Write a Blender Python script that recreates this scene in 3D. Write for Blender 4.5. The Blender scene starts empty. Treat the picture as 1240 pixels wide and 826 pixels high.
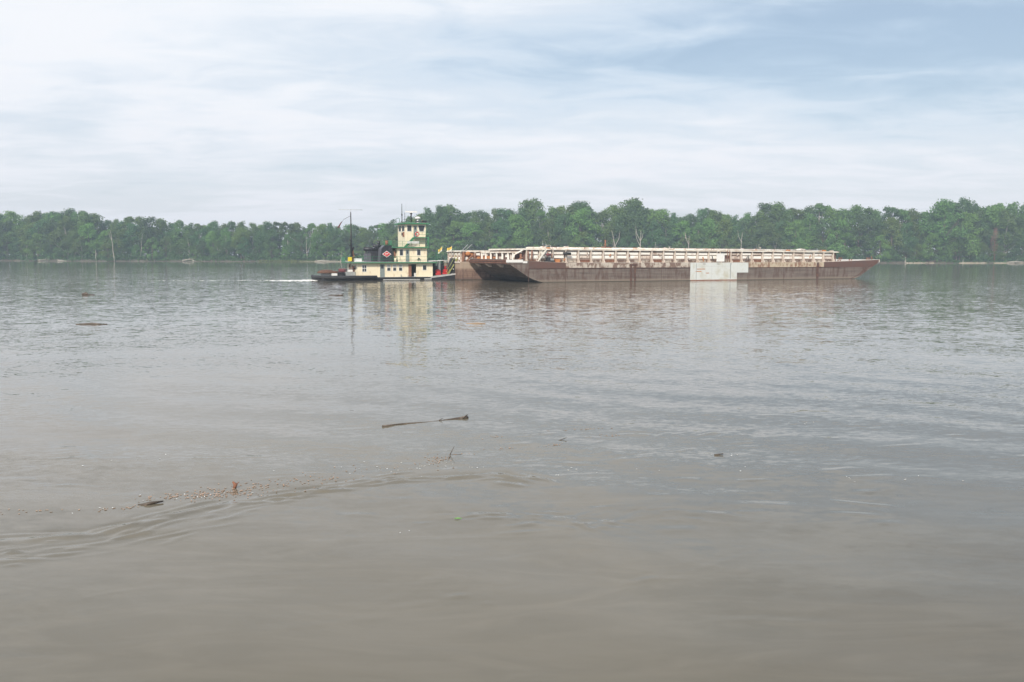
import bpy, math, random
import numpy as np
from mathutils import Vector, Matrix
random.seed(7); rng = np.random.default_rng(11)
scene = bpy.context.scene
COL = scene.collection
PI = math.pi

# ------------------------------------------------------------------ camera
PITCH = math.atan((413-308)/1074.)
cam = bpy.data.cameras.new('camera'); cam_o = bpy.data.objects.new('camera', cam); COL.objects.link(cam_o)
cam.sensor_fit = 'HORIZONTAL'; cam.sensor_width = 36; cam.lens = 36*1074/1240.
cam.clip_start = 0.1; cam.clip_end = 6000
cam_o.matrix_world = Matrix.Translation((0, 0, 4.8)) @ Matrix.Rotation(PI/2-PITCH, 4, 'X') @ Matrix.Rotation(math.radians(.1), 4, 'Z')
scene.camera = cam_o

# ------------------------------------------------------------------ sun and sky
SUN_EL, SUN_AZ = math.radians(36), math.radians(197)      # azimuth clockwise from +Y, where the sun stands
sd = Vector((math.sin(SUN_AZ)*math.cos(SUN_EL), math.cos(SUN_AZ)*math.cos(SUN_EL), math.sin(SUN_EL)))
sun = bpy.data.lights.new('sun', 'SUN'); sun.energy = 4.2; sun.angle = math.radians(.6); sun.color = (1, .93, .82)
sun_o = bpy.data.objects.new('sun', sun); COL.objects.link(sun_o)
sun_o.rotation_euler = sd.to_track_quat('Z', 'Y').to_euler()

w = bpy.data.worlds.new('World'); scene.world = w; w.use_nodes = True
nt = w.node_tree; nt.nodes.clear(); N = nt.nodes.new; L = nt.links.new
def math_node(t, op, a, b=None, c=None, clamp=False):
    n = t.nodes.new('ShaderNodeMath'); n.operation = op; n.use_clamp = clamp
    for i, v in enumerate((a, b, c)):
        if v is None: continue
        if isinstance(v, (int, float)): n.inputs[i].default_value = v
        else: t.links.new(v, n.inputs[i])
    return n.outputs[0]
def ramp(t, fac, stops, interp='LINEAR'):
    n = t.nodes.new('ShaderNodeValToRGB'); n.color_ramp.interpolation = interp
    e = n.color_ramp.elements
    while len(e) < len(stops): e.new(.5)
    for i, (p, c) in enumerate(stops):
        e[i].position = p; e[i].color = c if len(c) == 4 else (*c, 1)
    t.links.new(fac, n.inputs[0]); return n.outputs[0]
def mixc(t, fac, a, b, mode='MIX'):
    n = t.nodes.new('ShaderNodeMix'); n.data_type = 'RGBA'; n.blend_type = mode; n.clamp_factor = True
    for s, v in ((0, fac), (6, a), (7, b)):
        if isinstance(v, (int, float)): n.inputs[s].default_value = v
        elif isinstance(v, tuple): n.inputs[s].default_value = v if len(v) == 4 else (*v, 1)
        else: t.links.new(v, n.inputs[s])
    return n.outputs[2]
def noise(t, vec, scale, detail=4, rough=.5, dist=0., dim='3D'):
    n = t.nodes.new('ShaderNodeTexNoise'); n.noise_dimensions = dim
    n.inputs['Scale'].default_value = scale; n.inputs['Detail'].default_value = detail
    n.inputs['Roughness'].default_value = rough; n.inputs['Distortion'].default_value = dist
    if vec is not None: t.links.new(vec, n.inputs['Vector'])
    return n.outputs['Fac']
def mapping(t, vec, loc=(0,0,0), rot=(0,0,0), sc=(1,1,1)):
    n = t.nodes.new('ShaderNodeMapping'); n.inputs[1].default_value = loc; n.inputs[2].default_value = rot; n.inputs[3].default_value = sc
    t.links.new(vec, n.inputs[0]); return n.outputs[0]

tc = N('ShaderNodeTexCoord'); sx = N('ShaderNodeSeparateXYZ'); L(tc.outputs['Generated'], sx.inputs[0])
X, Y, Z = sx.outputs
zc = math_node(nt, 'MAXIMUM', Z, 0.0); den = math_node(nt, 'ADD', zc, .12)
cb = N('ShaderNodeCombineXYZ'); L(math_node(nt, 'DIVIDE', X, den), cb.inputs[0]); L(math_node(nt, 'DIVIDE', Y, den), cb.inputs[1])
P = cb.outputs[0]
sky = N('ShaderNodeTexSky'); sky.sky_type = 'NISHITA'; sky.sun_disc = False
sky.sun_elevation = SUN_EL; sky.sun_rotation = SUN_AZ; sky.dust_density = 2.0; sky.air_density = 1.0
b1 = N('ShaderNodeBackground'); L(sky.outputs[0], b1.inputs[0]); b1.inputs[1].default_value = .10
# cloud sheet: long soft bands, thinner in a broad opening to the north-east
band = noise(nt, mapping(nt, P, (3.1, 1.7, 0), (0,0,.22), (.42, .95, 1)), .8, 4, .5, .5)
wisp = noise(nt, mapping(nt, P, (7.3, 2.2, 0), (0,0,-.2), (1.3, 2.0, 1)), 1.9, 7, .58, .6)
open_ = math_node(nt, 'MULTIPLY_ADD', X, 1.25, -.12, True)          # clearer towards +X
openz = math_node(nt, 'MULTIPLY', open_, math_node(nt, 'MULTIPLY', zc, 3.2, None, True))
dens = math_node(nt, 'ADD', math_node(nt, 'MULTIPLY', band, 1.0), math_node(nt, 'MULTIPLY', wisp, .40))
dens = math_node(nt, 'SUBTRACT', dens, math_node(nt, 'MULTIPLY', openz, .48))
mask = ramp(nt, dens, [(.36, (.35,)*3), (.60, (.82,)*3), (.80, (1.,)*3)], 'EASE')
hz = math_node(nt, 'POWER', math_node(nt, 'SUBTRACT', 1.0, math_node(nt, 'MULTIPLY', zc, 4.2, None, True), None, True), 1.7)
mask = math_node(nt, 'MAXIMUM', mask, math_node(nt, 'MULTIPLY', hz, .97))
ccol = ramp(nt, dens, [(.45, (.64, .765, .89)), (.66, (.775, .84, .915)), (.84, (.87, .89, .93))])
ccol = mixc(nt, hz, ccol, (.825, .825, .875))
ccol = mixc(nt, math_node(nt, 'MULTIPLY', math_node(nt, 'SUBTRACT', zc, .22, None, True), 2.2, None, True), ccol, (.70, .78, .89))
b2 = N('ShaderNodeBackground'); L(ccol, b2.inputs[0]); b2.inputs[1].default_value = 1.0
mx = N('ShaderNodeMixShader'); L(mask, mx.inputs[0]); L(b1.outputs[0], mx.inputs[1]); L(b2.outputs[0], mx.inputs[2])
ow = N('ShaderNodeOutputWorld'); L(mx.outputs[0], ow.inputs[0])

scene.view_settings.view_transform = 'Standard'; scene.view_settings.look = 'None'
scene.view_settings.exposure = 0.12; scene.view_settings.gamma = 1.0
scene.render.engine = 'CYCLES'
scene.cycles.volume_bounces = 0; scene.cycles.max_bounces = 5

# ------------------------------------------------------------------ helpers
def tag(o, label=None, cat=None, group=None, kind=None):
    if label: o['label'] = label
    if cat: o['category'] = cat
    if group: o['group'] = group
    if kind: o['kind'] = kind
    return o
class MB:
    def __init__(s): s.v = []; s.f = []
    def add(s, vs, fs):
        k = len(s.v); s.v += [tuple(p) for p in vs]; s.f += [tuple(i+k for i in f) for f in fs]; return s
    def box(s, x0, x1, y0, y1, z0, z1):
        if x0 > x1: x0, x1 = x1, x0
        if y0 > y1: y0, y1 = y1, y0
        if z0 > z1: z0, z1 = z1, z0
        return s.add([(x0,y0,z0),(x1,y0,z0),(x1,y1,z0),(x0,y1,z0),(x0,y0,z1),(x1,y0,z1),(x1,y1,z1),(x0,y1,z1)],
              [(0,3,2,1),(4,5,6,7),(0,1,5,4),(1,2,6,5),(2,3,7,6),(3,0,4,7)])
    def prism(s, pts, y0, y1):
        """polygon in the x-z plane (counter-clockwise seen from -y) run from y0 to y1"""
        n = len(pts)
        vs = [(x, y0, z) for x, z in pts] + [(x, y1, z) for x, z in pts]
        fs = [tuple(range(n)), tuple(range(2*n-1, n-1, -1))]
        fs += [(i, i+n, (i+1) % n+n, (i+1) % n) for i in range(n)]
        return s.add(vs, fs)
    def plan(s, pts, z0, z1):
        """polygon in the x-y plane run from z0 to z1"""
        n = len(pts)
        vs = [(x, y, z0) for x, y in pts] + [(x, y, z1) for x, y in pts]
        fs = [tuple(range(n-1, -1, -1)), tuple(range(n, 2*n))]
        fs += [(i, (i+1) % n, (i+1) % n+n, i+n) for i in range(n)]
        return s.add(vs, fs)
    def tube(s, pts, r, n=8, caps=True):
        pts = [Vector(p) for p in pts]; rs = r if isinstance(r, (list, tuple)) else [r]*len(pts)
        k = len(s.v); fs = []; vs = []
        up = None
        for i, p in enumerate(pts):
            d = (pts[min(i+1, len(pts)-1)]-pts[max(i-1, 0)]).normalized()
            if up is None: up = d.orthogonal().normalized()
            u = (up-d*up.dot(d)); u = u.normalized() if u.length > 1e-5 else d.orthogonal().normalized()
            up = u; v = d.cross(u)
            for j in range(n):
                a = 2*PI*j/n; vs.append(p+(u*math.cos(a)+v*math.sin(a))*rs[i])
        for i in range(len(pts)-1):
            for j in range(n):
                a = i*n+j; b = i*n+(j+1) % n
                fs.append((a, b, b+n, a+n))
        if caps: fs.append(tuple(range(n-1, -1, -1))); fs.append(tuple(range((len(pts)-1)*n, len(pts)*n)))
        return s.add(vs, fs)
    def ball(s, c, rx, ry, rz, n=12, m=7, z0=-1.):
        vs = []; fs = []
        for i in range(m+1):
            t = math.asin(z0)+(PI/2-math.asin(z0))*i/m
            for j in range(n):
                a = 2*PI*j/n; vs.append((c[0]+rx*math.cos(t)*math.cos(a), c[1]+ry*math.cos(t)*math.sin(a), c[2]+rz*math.sin(t)))
        for i in range(m):
            for j in range(n): fs.append((i*n+j, i*n+(j+1) % n, (i+1)*n+(j+1) % n, (i+1)*n+j))
        fs.append(tuple(range(n-1, -1, -1)))
        return s.add(vs, fs)
    def torus(s, c, R, r, axis='y', n=16, m=8):
        vs = []; fs = []
        for i in range(n):
            a = 2*PI*i/n
            for j in range(m):
                b = 2*PI*j/m; q = R+r*math.cos(b); h = r*math.sin(b)
                if axis == 'y': vs.append((c[0]+q*math.cos(a), c[1]+h, c[2]+q*math.sin(a)))
                elif axis == 'z': vs.append((c[0]+q*math.cos(a), c[1]+q*math.sin(a), c[2]+h))
                else: vs.append((c[0]+h, c[1]+q*math.cos(a), c[2]+q*math.sin(a)))
        for i in range(n):
            for j in range(m): fs.append((i*m+j, ((i+1) % n)*m+j, ((i+1) % n)*m+(j+1) % m, i*m+(j+1) % m))
        return s.add(vs, fs)
    def cylz(s, c, r, h, n=12): return s.tube([c, (c[0], c[1], c[2]+h)], r, n)
    def mesh(s, name, mat, off=(0,0,0), smooth=False):
        me = bpy.data.meshes.new(name)
        me.from_pydata([(x-off[0], y-off[1], z-off[2]) for x, y, z in s.v], [], s.f)
        me.validate(); me.update()
        import bmesh
        bm = bmesh.new(); bm.from_mesh(me); bmesh.ops.recalc_face_normals(bm, faces=bm.faces); bm.to_mesh(me); bm.free()
        if mat: me.materials.append(mat)
        if smooth:
            me.shade_smooth()
        return me
    def build(s, name, mat, parent=None, smooth=False):
        """geometry is given in the parent's frame plus parent['_base'] offset"""
        off = BASE.get(parent.name, (0,0,0)) if parent is not None else (0,0,0)
        o = bpy.data.objects.new(name, s.mesh(name, mat, off, smooth)); COL.objects.link(o)
        if parent is not None: o.parent = parent; BASE[o.name] = off
        return o
BASE = {}
def link_mesh(name, me, parent=None):
    o = bpy.data.objects.new(name, me); COL.objects.link(o)
    if parent is not None: o.parent = parent
    return o

# tow frame: x runs along the tow (towards the bow), y across it away from the viewer
TH = math.radians(23); TA = Vector((math.cos(TH), math.sin(TH), 0)); TB = Vector((-math.sin(TH), math.cos(TH), 0))
T0 = Vector((4.956, 152.88, 0))
def tow_thing(name, base, label, cat, group=None):
    o = bpy.data.objects.new(name, None); COL.objects.link(o); o.empty_display_size = .5
    o.location = T0+TA*base[0]+TB*base[1]+Vector((0, 0, base[2])); o.rotation_euler = (0, 0, TH)
    BASE[o.name] = base; tag(o, label, cat, group); return o
def tow_single(name, mb, mat, base, label, cat, group=None, smooth=False):
    o = bpy.data.objects.new(name, mb.mesh(name, mat, base, smooth)); COL.objects.link(o)
    o.location = T0+TA*base[0]+TB*base[1]+Vector((0, 0, base[2])); o.rotation_euler = (0, 0, TH)
    BASE[o.name] = base; tag(o, label, cat, group); return o

# ------------------------------------------------------------------ materials
def new_mat(name):
    m = bpy.data.materials.new(name); m.use_nodes = True
    t = m.node_tree; b = t.nodes['Principled BSDF']; return m, t, b
def paint(name, col, rough=.5, dirt=None, amount=.5, scale=1.2, streak=3., metal=0., bump=.0, pos=(.48, .7), spec=.5):
    """painted or bare surface with blotches and vertical streaks of dirt or rust"""
    m, t, b = new_mat(name)
    b.inputs['Roughness'].default_value = rough; b.inputs['Metallic'].default_value = metal
    b.inputs['Specular IOR Level'].default_value = spec
    c = t.nodes.new('ShaderNodeTexCoord').outputs['Object']
    n1 = noise(t, mapping(t, c, sc=(streak, streak, 1.)), scale, 5, .65, .2)
    n2 = noise(t, c, scale*5, 4, .6)
    base = mixc(t, math_node(t, 'MULTIPLY', n2, .5), tuple(x*.86 for x in col), tuple(min(1, x*1.12) for x in col))
    if dirt:
        f = ramp(t, n1, [(pos[0], (0,)*3), (pos[1], (amount,)*3)])
        base = mixc(t, f, base, dirt)
    t.links.new(base, b.inputs['Base Color'])
    if bump:
        bp = t.nodes.new('ShaderNodeBump'); bp.inputs['Strength'].default_value = 1; bp.inputs['Distance'].default_value = bump
        t.links.new(n2, bp.inputs['Height']); t.links.new(bp.outputs[0], b.inputs['Normal'])
    return m
RUST = (.20, .075, .035)
M = {}
M['cream'] = paint('cream_paint', (.86, .76, .56), .45, (.45, .28, .15), .6, .9, 2.5, pos=(.52, .74))
M['white'] = paint('white_paint', (.80, .79, .76), .5, (.45, .33, .22), .4, 1.5, 2, pos=(.5, .8))
M['green'] = paint('green_paint', (.045, .20, .095), .5, (.10, .16, .09), .5, 1.2)
M['green_dark'] = paint('green_rail_paint', (.03, .17, .08), .5)
M['doorgrey'] = paint('grey_door_paint', (.22, .26, .25), .5, (.1, .1, .09), .4)
M['black'] = paint('black_hull_paint', (.022, .022, .025), .55, (.15, .13, .12), .5, .8, .5, pos=(.5, .72))
M['rubber'] = paint('black_rubber', (.020, .020, .022), .8, (.09, .085, .08), .5, 2)
M['stack'] = paint('black_stack_paint', (.020, .021, .027), .5, (.06, .055, .06), .6, 1)
M['grey'] = paint('grey_machinery_paint', (.30, .32, .32), .5, (.16, .10, .07), .5, 2)
M['lightgrey'] = paint('light_grey_paint', (.5, .51, .5), .5, (.2, .14, .1), .5, 2)
M['stackedge'] = paint('stack_edge_paint', (.10, .10, .115), .5, (.04, .04, .05), .5, 2)
M['red'] = paint('red_paint', (.58, .035, .035), .5, (.25, .03, .03), .5, 3)
M['darkred'] = paint('dark_red_paint', (.17, .045, .05), .6, (.05, .04, .04), .5, 3)
M['yellow'] = paint('yellow_paint', (.75, .58, .04), .5, (.4, .3, .05), .3, 3)
M['tread'] = paint('yellow_green_stair_paint', (.40, .42, .13), .6, (.15, .13, .06), .5, 3)
M['rust'] = paint('rusty_steel', (.23, .10, .06), .8, (.42, .24, .15), .6, 2, 1, bump=.01)
M['rustdark'] = paint('dark_rust', (.095, .05, .04), .8, (.2, .09, .05), .6, 2, 1, bump=.01)
M['orange'] = paint('orange_rust', (.50, .20, .07), .8, (.2, .08, .04), .7, 2, 1)
M['tarp'] = paint('brown_mound', (.13, .065, .04), .9, (.05, .04, .035), .6, 2, 1, bump=.05)
M['post'] = paint('rust_stained_post', (.64, .57, .50), .7, (.26, .14, .09), .7, 1.1, 2, pos=(.44, .66))
M['panel'] = paint('white_panel_rust_stained', (.88, .85, .79), .55, (.42, .24, .15), .6, .8, 1.2, pos=(.56, .72))
M['rim'] = paint('cream_rim_paint', (.80, .76, .68), .6, (.40, .27, .18), .75, 1.1, .7, pos=(.44, .66))
M['deck'] = paint('pale_deck_paint', (.62, .58, .52), .7, (.30, .17, .10), .6, .5, 1, pos=(.46, .7))
M['primer'] = paint('pale_grey_primer', (.64, .66, .64), .6, (.42, .38, .26), .7, .5, 1.2, pos=(.48, .72))
M['strake'] = paint('scuffed_cream_strake', (.52, .46, .39), .75, (.17, .105, .08), .95, .8, 1.6, pos=(.44, .54), bump=.01)
M['strakey'] = paint('scuffed_yellow_strake', (.50, .42, .31), .75, (.22, .11, .07), .9, .9, 2.0, pos=(.47, .60), bump=.01)
M['redplate'] = paint('red_brown_plate', (.125, .066, .052), .75, (.09, .066, .06), .8, .7, .7, bump=.01)
M['flag'] = paint('yellow_white_flag', (.75, .52, .09), .8)
M['flagw'] = paint('white_cloth', (.75, .72, .6), .8)
M['bark'] = paint('pale_bark', (.42, .38, .33), .9, (.18, .15, .12), .6, 2, 4)
M['barkdark'] = paint('brown_bark', (.14, .11, .085), .9, (.06, .05, .04), .6, 2, 4)
M['deadleaf'] = paint('reddish_dead_leaves', (.22, .12, .09), .9, (.12, .07, .05), .6, 2, 1)
M['log'] = paint('wet_driftwood', (.085, .065, .05), .6, (.20, .16, .13), .8, 3, 1, bump=.01)
M['logpale'] = paint('pale_driftwood', (.42, .30, .20), .7, (.2, .13, .09), .5, 4, 1)
M['mud'] = paint('river_mud', (.13, .11, .085), .9, (.12, .10, .07), .8, .08, 1, bump=.05)
M['sand'] = paint('pale_sand', (.33, .28, .21), .9, (.18, .15, .11), .5, .2, 1)
M['grass'] = paint('bank_grass', (.12, .15, .045), .9, (.07, .10, .03), .6, .3, 1)
M['foam'] = paint('foam', (.80, .80, .78), .7)
M['leaffleck'] = paint('floating_leaf_bits', (.46, .32, .23), .8, (.20, .13, .08), .8, 6, 1)
M['leafgreen'] = paint('green_leaf', (.16, .40, .06), .6)
def glass():
    m, t, b = new_mat('dark_glass')
    b.inputs['Base Color'].default_value = (.03, .035, .04, 1); b.inputs['Roughness'].default_value = .12
    return m
M['glass'] = glass()

def hull_mat(name, body, low, band):
    """barge hull: plate tone with long horizontal scrapes, vertical runs, a paler scum belt near the water"""
    m, t, b = new_mat(name); b.inputs['Roughness'].default_value = .75; b.inputs['Specular IOR Level'].default_value = .3
    c = t.nodes.new('ShaderNodeTexCoord').outputs['Object']
    s = t.nodes.new('ShaderNodeSeparateXYZ'); t.links.new(c, s.inputs[0]); z = s.outputs[2]
    n1 = noise(t, mapping(t, c, sc=(.12, .12, 2.2)), 1.6, 6, .65, .3)
    n2 = noise(t, mapping(t, c, sc=(1.6, 1.6, .35)), 1.1, 5, .65, .2)
    n3 = noise(t, c, 5, 5, .65)
    col = ramp(t, n1, [(.30, tuple(x*.62 for x in body)), (.50, body), (.72, tuple(min(1, x*1.35) for x in body))])
    col = mixc(t, ramp(t, n2, [(.46, (0,)*3), (.62, (.75,)*3)]), col, (.085, .045, .035))
    zz = math_node(t, 'ADD', z, math_node(t, 'MULTIPLY', n1, .5))
    f = ramp(t, math_node(t, 'MULTIPLY', zz, .5), [(.20, (.85,)*3), (.42, (0,)*3)])
    col = mixc(t, f, col, low)
    f2 = ramp(t, z, [(.05, (.9,)*3), (.16, (0,)*3)])
    col = mixc(t, f2, col, (.05, .04, .03))
    if band:
        f3 = ramp(t, math_node(t, 'MULTIPLY', math_node(t, 'ADD', z, math_node(t, 'MULTIPLY', n3, .3)), .3), [(.60, (0,)*3), (.74, (.75,)*3)])
        col = mixc(t, f3, col, band)
    t.links.new(col, b.inputs['Base Color'])
    bp = t.nodes.new('ShaderNodeBump'); bp.inputs['Distance'].default_value = .02; t.links.new(n3, bp.inputs['Height']); t.links.new(bp.outputs[0], b.inputs['Normal'])
    return m
M['hull'] = hull_mat('weathered_barge_hull', (.160, .130, .112), (.245, .20, .16), None)
M['hullfar'] = hull_mat('tan_rust_barge_hull', (.22, .145, .11), (.13, .085, .07), (.42, .33, .25))
M['rakemat'] = hull_mat('rake_shade_tone', (.085, .068, .062), (.035, .03, .028), None)  # hull colour darkened to stand in for shade under the rake; left unassigned

def leaf_mat(name, dark, light, shift=.5):
    m, t, b = new_mat(name)
    g = t.nodes.new('ShaderNodeNewGeometry'); oi = t.nodes.new('ShaderNodeObjectInfo')
    c = t.nodes.new('ShaderNodeTexCoord').outputs['Object']
    n = noise(t, c, .35, 3)
    f = math_node(t, 'ADD', math_node(t, 'MULTIPLY', g.outputs['Random Per Island'], .45), math_node(t, 'MULTIPLY', n, .5))
    col = mixc(t, f, dark, light)
    hs = t.nodes.new('ShaderNodeHueSaturation'); t.links.new(col, hs.inputs['Color'])
    t.links.new(math_node(t, 'MULTIPLY_ADD', oi.outputs['Random'], .05, .465), hs.inputs['Hue'])
    t.links.new(math_node(t, 'MULTIPLY_ADD', oi.outputs['Random'], .6, .95), hs.inputs['Value'])
    t.links.new(hs.outputs[0], b.inputs['Base Color'])
    b.inputs['Roughness'].default_value = .6; b.inputs['Specular IOR Level'].default_value = .25
    tr = t.nodes.new('ShaderNodeBsdfTranslucent'); t.links.new(hs.outputs[0], tr.inputs[0])
    ms = t.nodes.new('ShaderNodeMixShader'); ms.inputs[0].default_value = .25
    t.links.new(b.outputs[0], ms.inputs[1]); t.links.new(tr.outputs[0], ms.inputs[2])
    t.links.new(ms.outputs[0], t.nodes['Material Output'].inputs[0])
    return m
M['leaf_a'] = leaf_mat('leaf_mid_green', (.050, .105, .030), (.115, .205, .055))
M['leaf_b'] = leaf_mat('leaf_dark_green', (.038, .085, .032), (.085, .16, .055))
M['leaf_c'] = leaf_mat('leaf_light_green', (.070, .135, .032), (.15, .26, .065))

# ------------------------------------------------------------------ water
def water_mat():
    m, t, b = new_mat('muddy_river_water')
    b.inputs['IOR'].default_value = 1.36; b.inputs['Specular IOR Level'].default_value = .5
    c = t.nodes.new('ShaderNodeTexCoord').outputs['Object']
    s = t.nodes.new('ShaderNodeSeparateXYZ'); t.links.new(c, s.inputs[0]); y = s.outputs[1]
    silt = noise(t, mapping(t, c, rot=(0,0,.15), sc=(.4, 1, 1)), .05, 5, .55, 1.5)
    silt2 = noise(t, mapping(t, c, rot=(0,0,.3), sc=(.35, 1.2, 1)), .9, 5, .6, 2.5)
    col = ramp(t, silt, [(.35, (.126, .108, .078)), (.65, (.152, .132, .096))])
    col = mixc(t, ramp(t, silt2, [(.40, (0,)*3), (.70, (.6,)*3)]), col, (.180, .155, .115))
    t.links.new(col, b.inputs['Base Color'])
    # how choppy the surface is: slack close in, rippled mid-river, slack again in the lee of the far bank
    patch = noise(t, mapping(t, c, loc=(2.3, 0, 0), sc=(.5, 1, 1)), .11, 4, .5, 1.2)
    patchf = ramp(t, patch, [(.36, (.25,)*3), (.60, (1,)*3)])
    near = ramp(t, math_node(t, 'DIVIDE', math_node(t, 'ADD', y, math_node(t, 'MULTIPLY', patch, 14)), 60.), [(.27, (.10,)*3), (.38, (.80,)*3), (.75, (.9,)*3), (1., (1,)*3)])
    far = ramp(t, math_node(t, 'DIVIDE', math_node(t, 'ADD', y, math_node(t, 'MULTIPLY', patch, 60)), 600.), [(.58, (1,)*3), (.64, (.15,)*3)])
    amp = math_node(t, 'MULTIPLY', math_node(t, 'MULTIPLY', math_node(t, 'MULTIPLY', near, ramp(t, math_node(t, 'DIVIDE', y, 400.), [(.08, (.6,)*3), (.30, (1,)*3)])), math_node(t, 'MULTIPLY', far, 1.45)), math_node(t, 'MULTIPLY_ADD', patchf, .6, .4))
    def slopes(scale, rot, sc, detail, rough, dist, amp):
        """a field of surface slopes (x, y) read from two noise channels"""
        n = t.nodes.new('ShaderNodeTexNoise'); n.inputs['Scale'].default_value = scale; n.inputs['Detail'].default_value = detail
        n.inputs['Roughness'].default_value = rough; n.inputs['Distortion'].default_value = dist
        t.links.new(mapping(t, c, rot=(0, 0, rot), sc=sc), n.inputs['Vector'])
        v = t.nodes.new('ShaderNodeVectorMath'); v.operation = 'SUBTRACT'; t.links.new(n.outputs['Color'], v.inputs[0]); v.inputs[1].default_value = (.5, .5, .5)
        u = t.nodes.new('ShaderNodeVectorMath'); u.operation = 'MULTIPLY'; t.links.new(v.outputs[0], u.inputs[0]); u.inputs[1].default_value = (amp*.55, amp, 0)
        return u.outputs[0]
    def vadd(a, b_):
        v = t.nodes.new('ShaderNodeVectorMath'); v.operation = 'ADD'; t.links.new(a, v.inputs[0]); t.links.new(b_, v.inputs[1]); return v.outputs[0]
    def vscale(a, f):
        v = t.nodes.new('ShaderNodeVectorMath'); v.operation = 'SCALE'; t.links.new(a, v.inputs[0])
        if isinstance(f, (int, float)): v.inputs['Scale'].default_value = f
        else: t.links.new(f, v.inputs['Scale'])
        return v.outputs[0]
    chop = vadd(slopes(1.5, .10, (.55, 1.0, 1), 3, .5, .5, CH1), slopes(4.2, -.2, (.6, 1.1, 1), 3, .55, .4, CH2))
    swell = slopes(.45, .12, (.5, 1, 1), 2, .5, .6, CH3)
    closef = ramp(t, math_node(t, 'DIVIDE', math_node(t, 'ADD', y, math_node(t, 'MULTIPLY', patch, 10)), 100.), [(.17, (.10,)*3), (.26, (.9,)*3), (.60, (1,)*3), (1., (.1,)*3)])
    fine = vscale(slopes(9.0, .15, (.5, 1.0, 1), 3, .6, .6, .26), math_node(t, 'MULTIPLY', closef, patchf))
    chop = vadd(vscale(vadd(chop, vscale(swell, .8)), amp), fine)
    still = slopes(.9, .3, (.4, 1.0, 1), 4, .5, 2.5, .045)
    tot = vadd(chop, still)
    g = t.nodes.new('ShaderNodeNewGeometry')
    nn = vadd(g.outputs['Normal'], tot)
    nz = t.nodes.new('ShaderNodeVectorMath'); nz.operation = 'NORMALIZE'; t.links.new(nn, nz.inputs[0]); t.links.new(nz.outputs[0], b.inputs['Normal'])
    b.inputs['Roughness'].default_value = .03
    return m
CH1, CH2, CH3 = .12, .19, .04
M['water'] = water_mat()

def graded(inner0, inner1, step, g, lo, hi):
    a = list(np.arange(inner0, inner1, step)); s = step; x = a[-1]
    while x < hi: s *= g; x += s; a.append(min(x, hi))
    s = step; x = a[0]; pre = []
    while x > lo: s *= g; x -= s; pre.append(max(x, lo))
    return np.array(pre[::-1]+a)
def grid_mesh(name, xs, ys, z, mat, smooth=True):
    nx, ny = len(xs), len(ys)
    XX, YY = np.meshgrid(xs, ys)
    co = np.stack([XX, YY, z], -1).reshape(-1, 3).astype(np.float32)
    me = bpy.data.meshes.new(name); me.vertices.add(nx*ny); me.vertices.foreach_set('co', co.ravel())
    i = (np.arange(ny-1)[:, None]*nx+np.arange(nx-1)[None]).ravel()
    q = np.stack([i, i+1, i+nx+1, i+nx], -1).astype(np.int32)
    me.loops.add(q.size); me.loops.foreach_set('vertex_index', q.ravel())
    me.polygons.add(len(q)); me.polygons.foreach_set('loop_start', np.arange(0, q.size, 4, dtype=np.int32))
    me.polygons.foreach_set('use_smooth', np.ones(len(q), bool)*smooth)
    me.update(calc_edges=True); me.validate(); me.materials.append(mat)
    return me
xs = graded(-14, 16, .075, 1.045, -1500, 1500)
ys = graded(9.5, 24, .065, 1.03, -250, 660)
XX, YY = np.meshgrid(xs, ys); ZZ = np.zeros_like(XX)
ZZ += .012*np.sin(XX*.9+YY*1.7+1.3*np.sin(XX*.4))*np.exp(-((YY-22)/14.)**2)
def crest(p0, p1, wdt, hgt, bend=0.):
    p0 = np.array(p0, float); p1 = np.array(p1, float); d = p1-p0; ln = np.linalg.norm(d); u = d/ln; nrm = np.array([-u[1], u[0]])
    cx = (p0+p1)/2
    ix = np.where(np.abs(xs-cx[0]) < ln*.8+1)[0]; iy = np.where(np.abs(ys-cx[1]) < ln*.8+1)[0]
    if not len(ix) or not len(iy): return
    sl = np.ix_(iy, ix); dx = XX[sl]-cx[0]; dy = YY[sl]-cx[1]
    s_ = dx*u[0]+dy*u[1]; n_ = dx*nrm[0]+dy*nrm[1]-bend*(1-(2*s_/ln)**2)
    ZZ[sl] += hgt*np.exp(-(s_/(ln*.42))**4)*(np.exp(-(n_/wdt)**2)-.55*np.exp(-((n_-1.9*wdt)/wdt)**2))
LINE1 = [(-9.6,14.0),(-8.3,14.5),(-7.2,14.8),(-6.5,15.6),(-5.2,17.0),(-3.7,17.8),(-2.5,18.55),(-.36,18.95),(.45,18.3)]
LINE2 = [(-.9,15.9),(.2,15.9),(1.0,15.65),(1.5,15.25),(2.0,15.8),(2.9,16.2),(4.2,15.9)]
LINE3 = [(6.0,34.0),(9.5,35.6),(13.0,35.0),(17,32.5)]
LINE4 = [(3.4,21.2),(5.6,23.2),(8.0,26.0),(10.5,26.2)]
LINE5 = [(-1.5,11.6),(.2,12.3),(2.2,13.0)]
def along(line, t):
    k = min(int(t*(len(line)-1)), len(line)-2); f = t*(len(line)-1)-k
    a, b = np.array(line[k]), np.array(line[k+1]); return a*(1-f)+b*f, (b-a)/np.linalg.norm(b-a)
R = random.Random(5)
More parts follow.
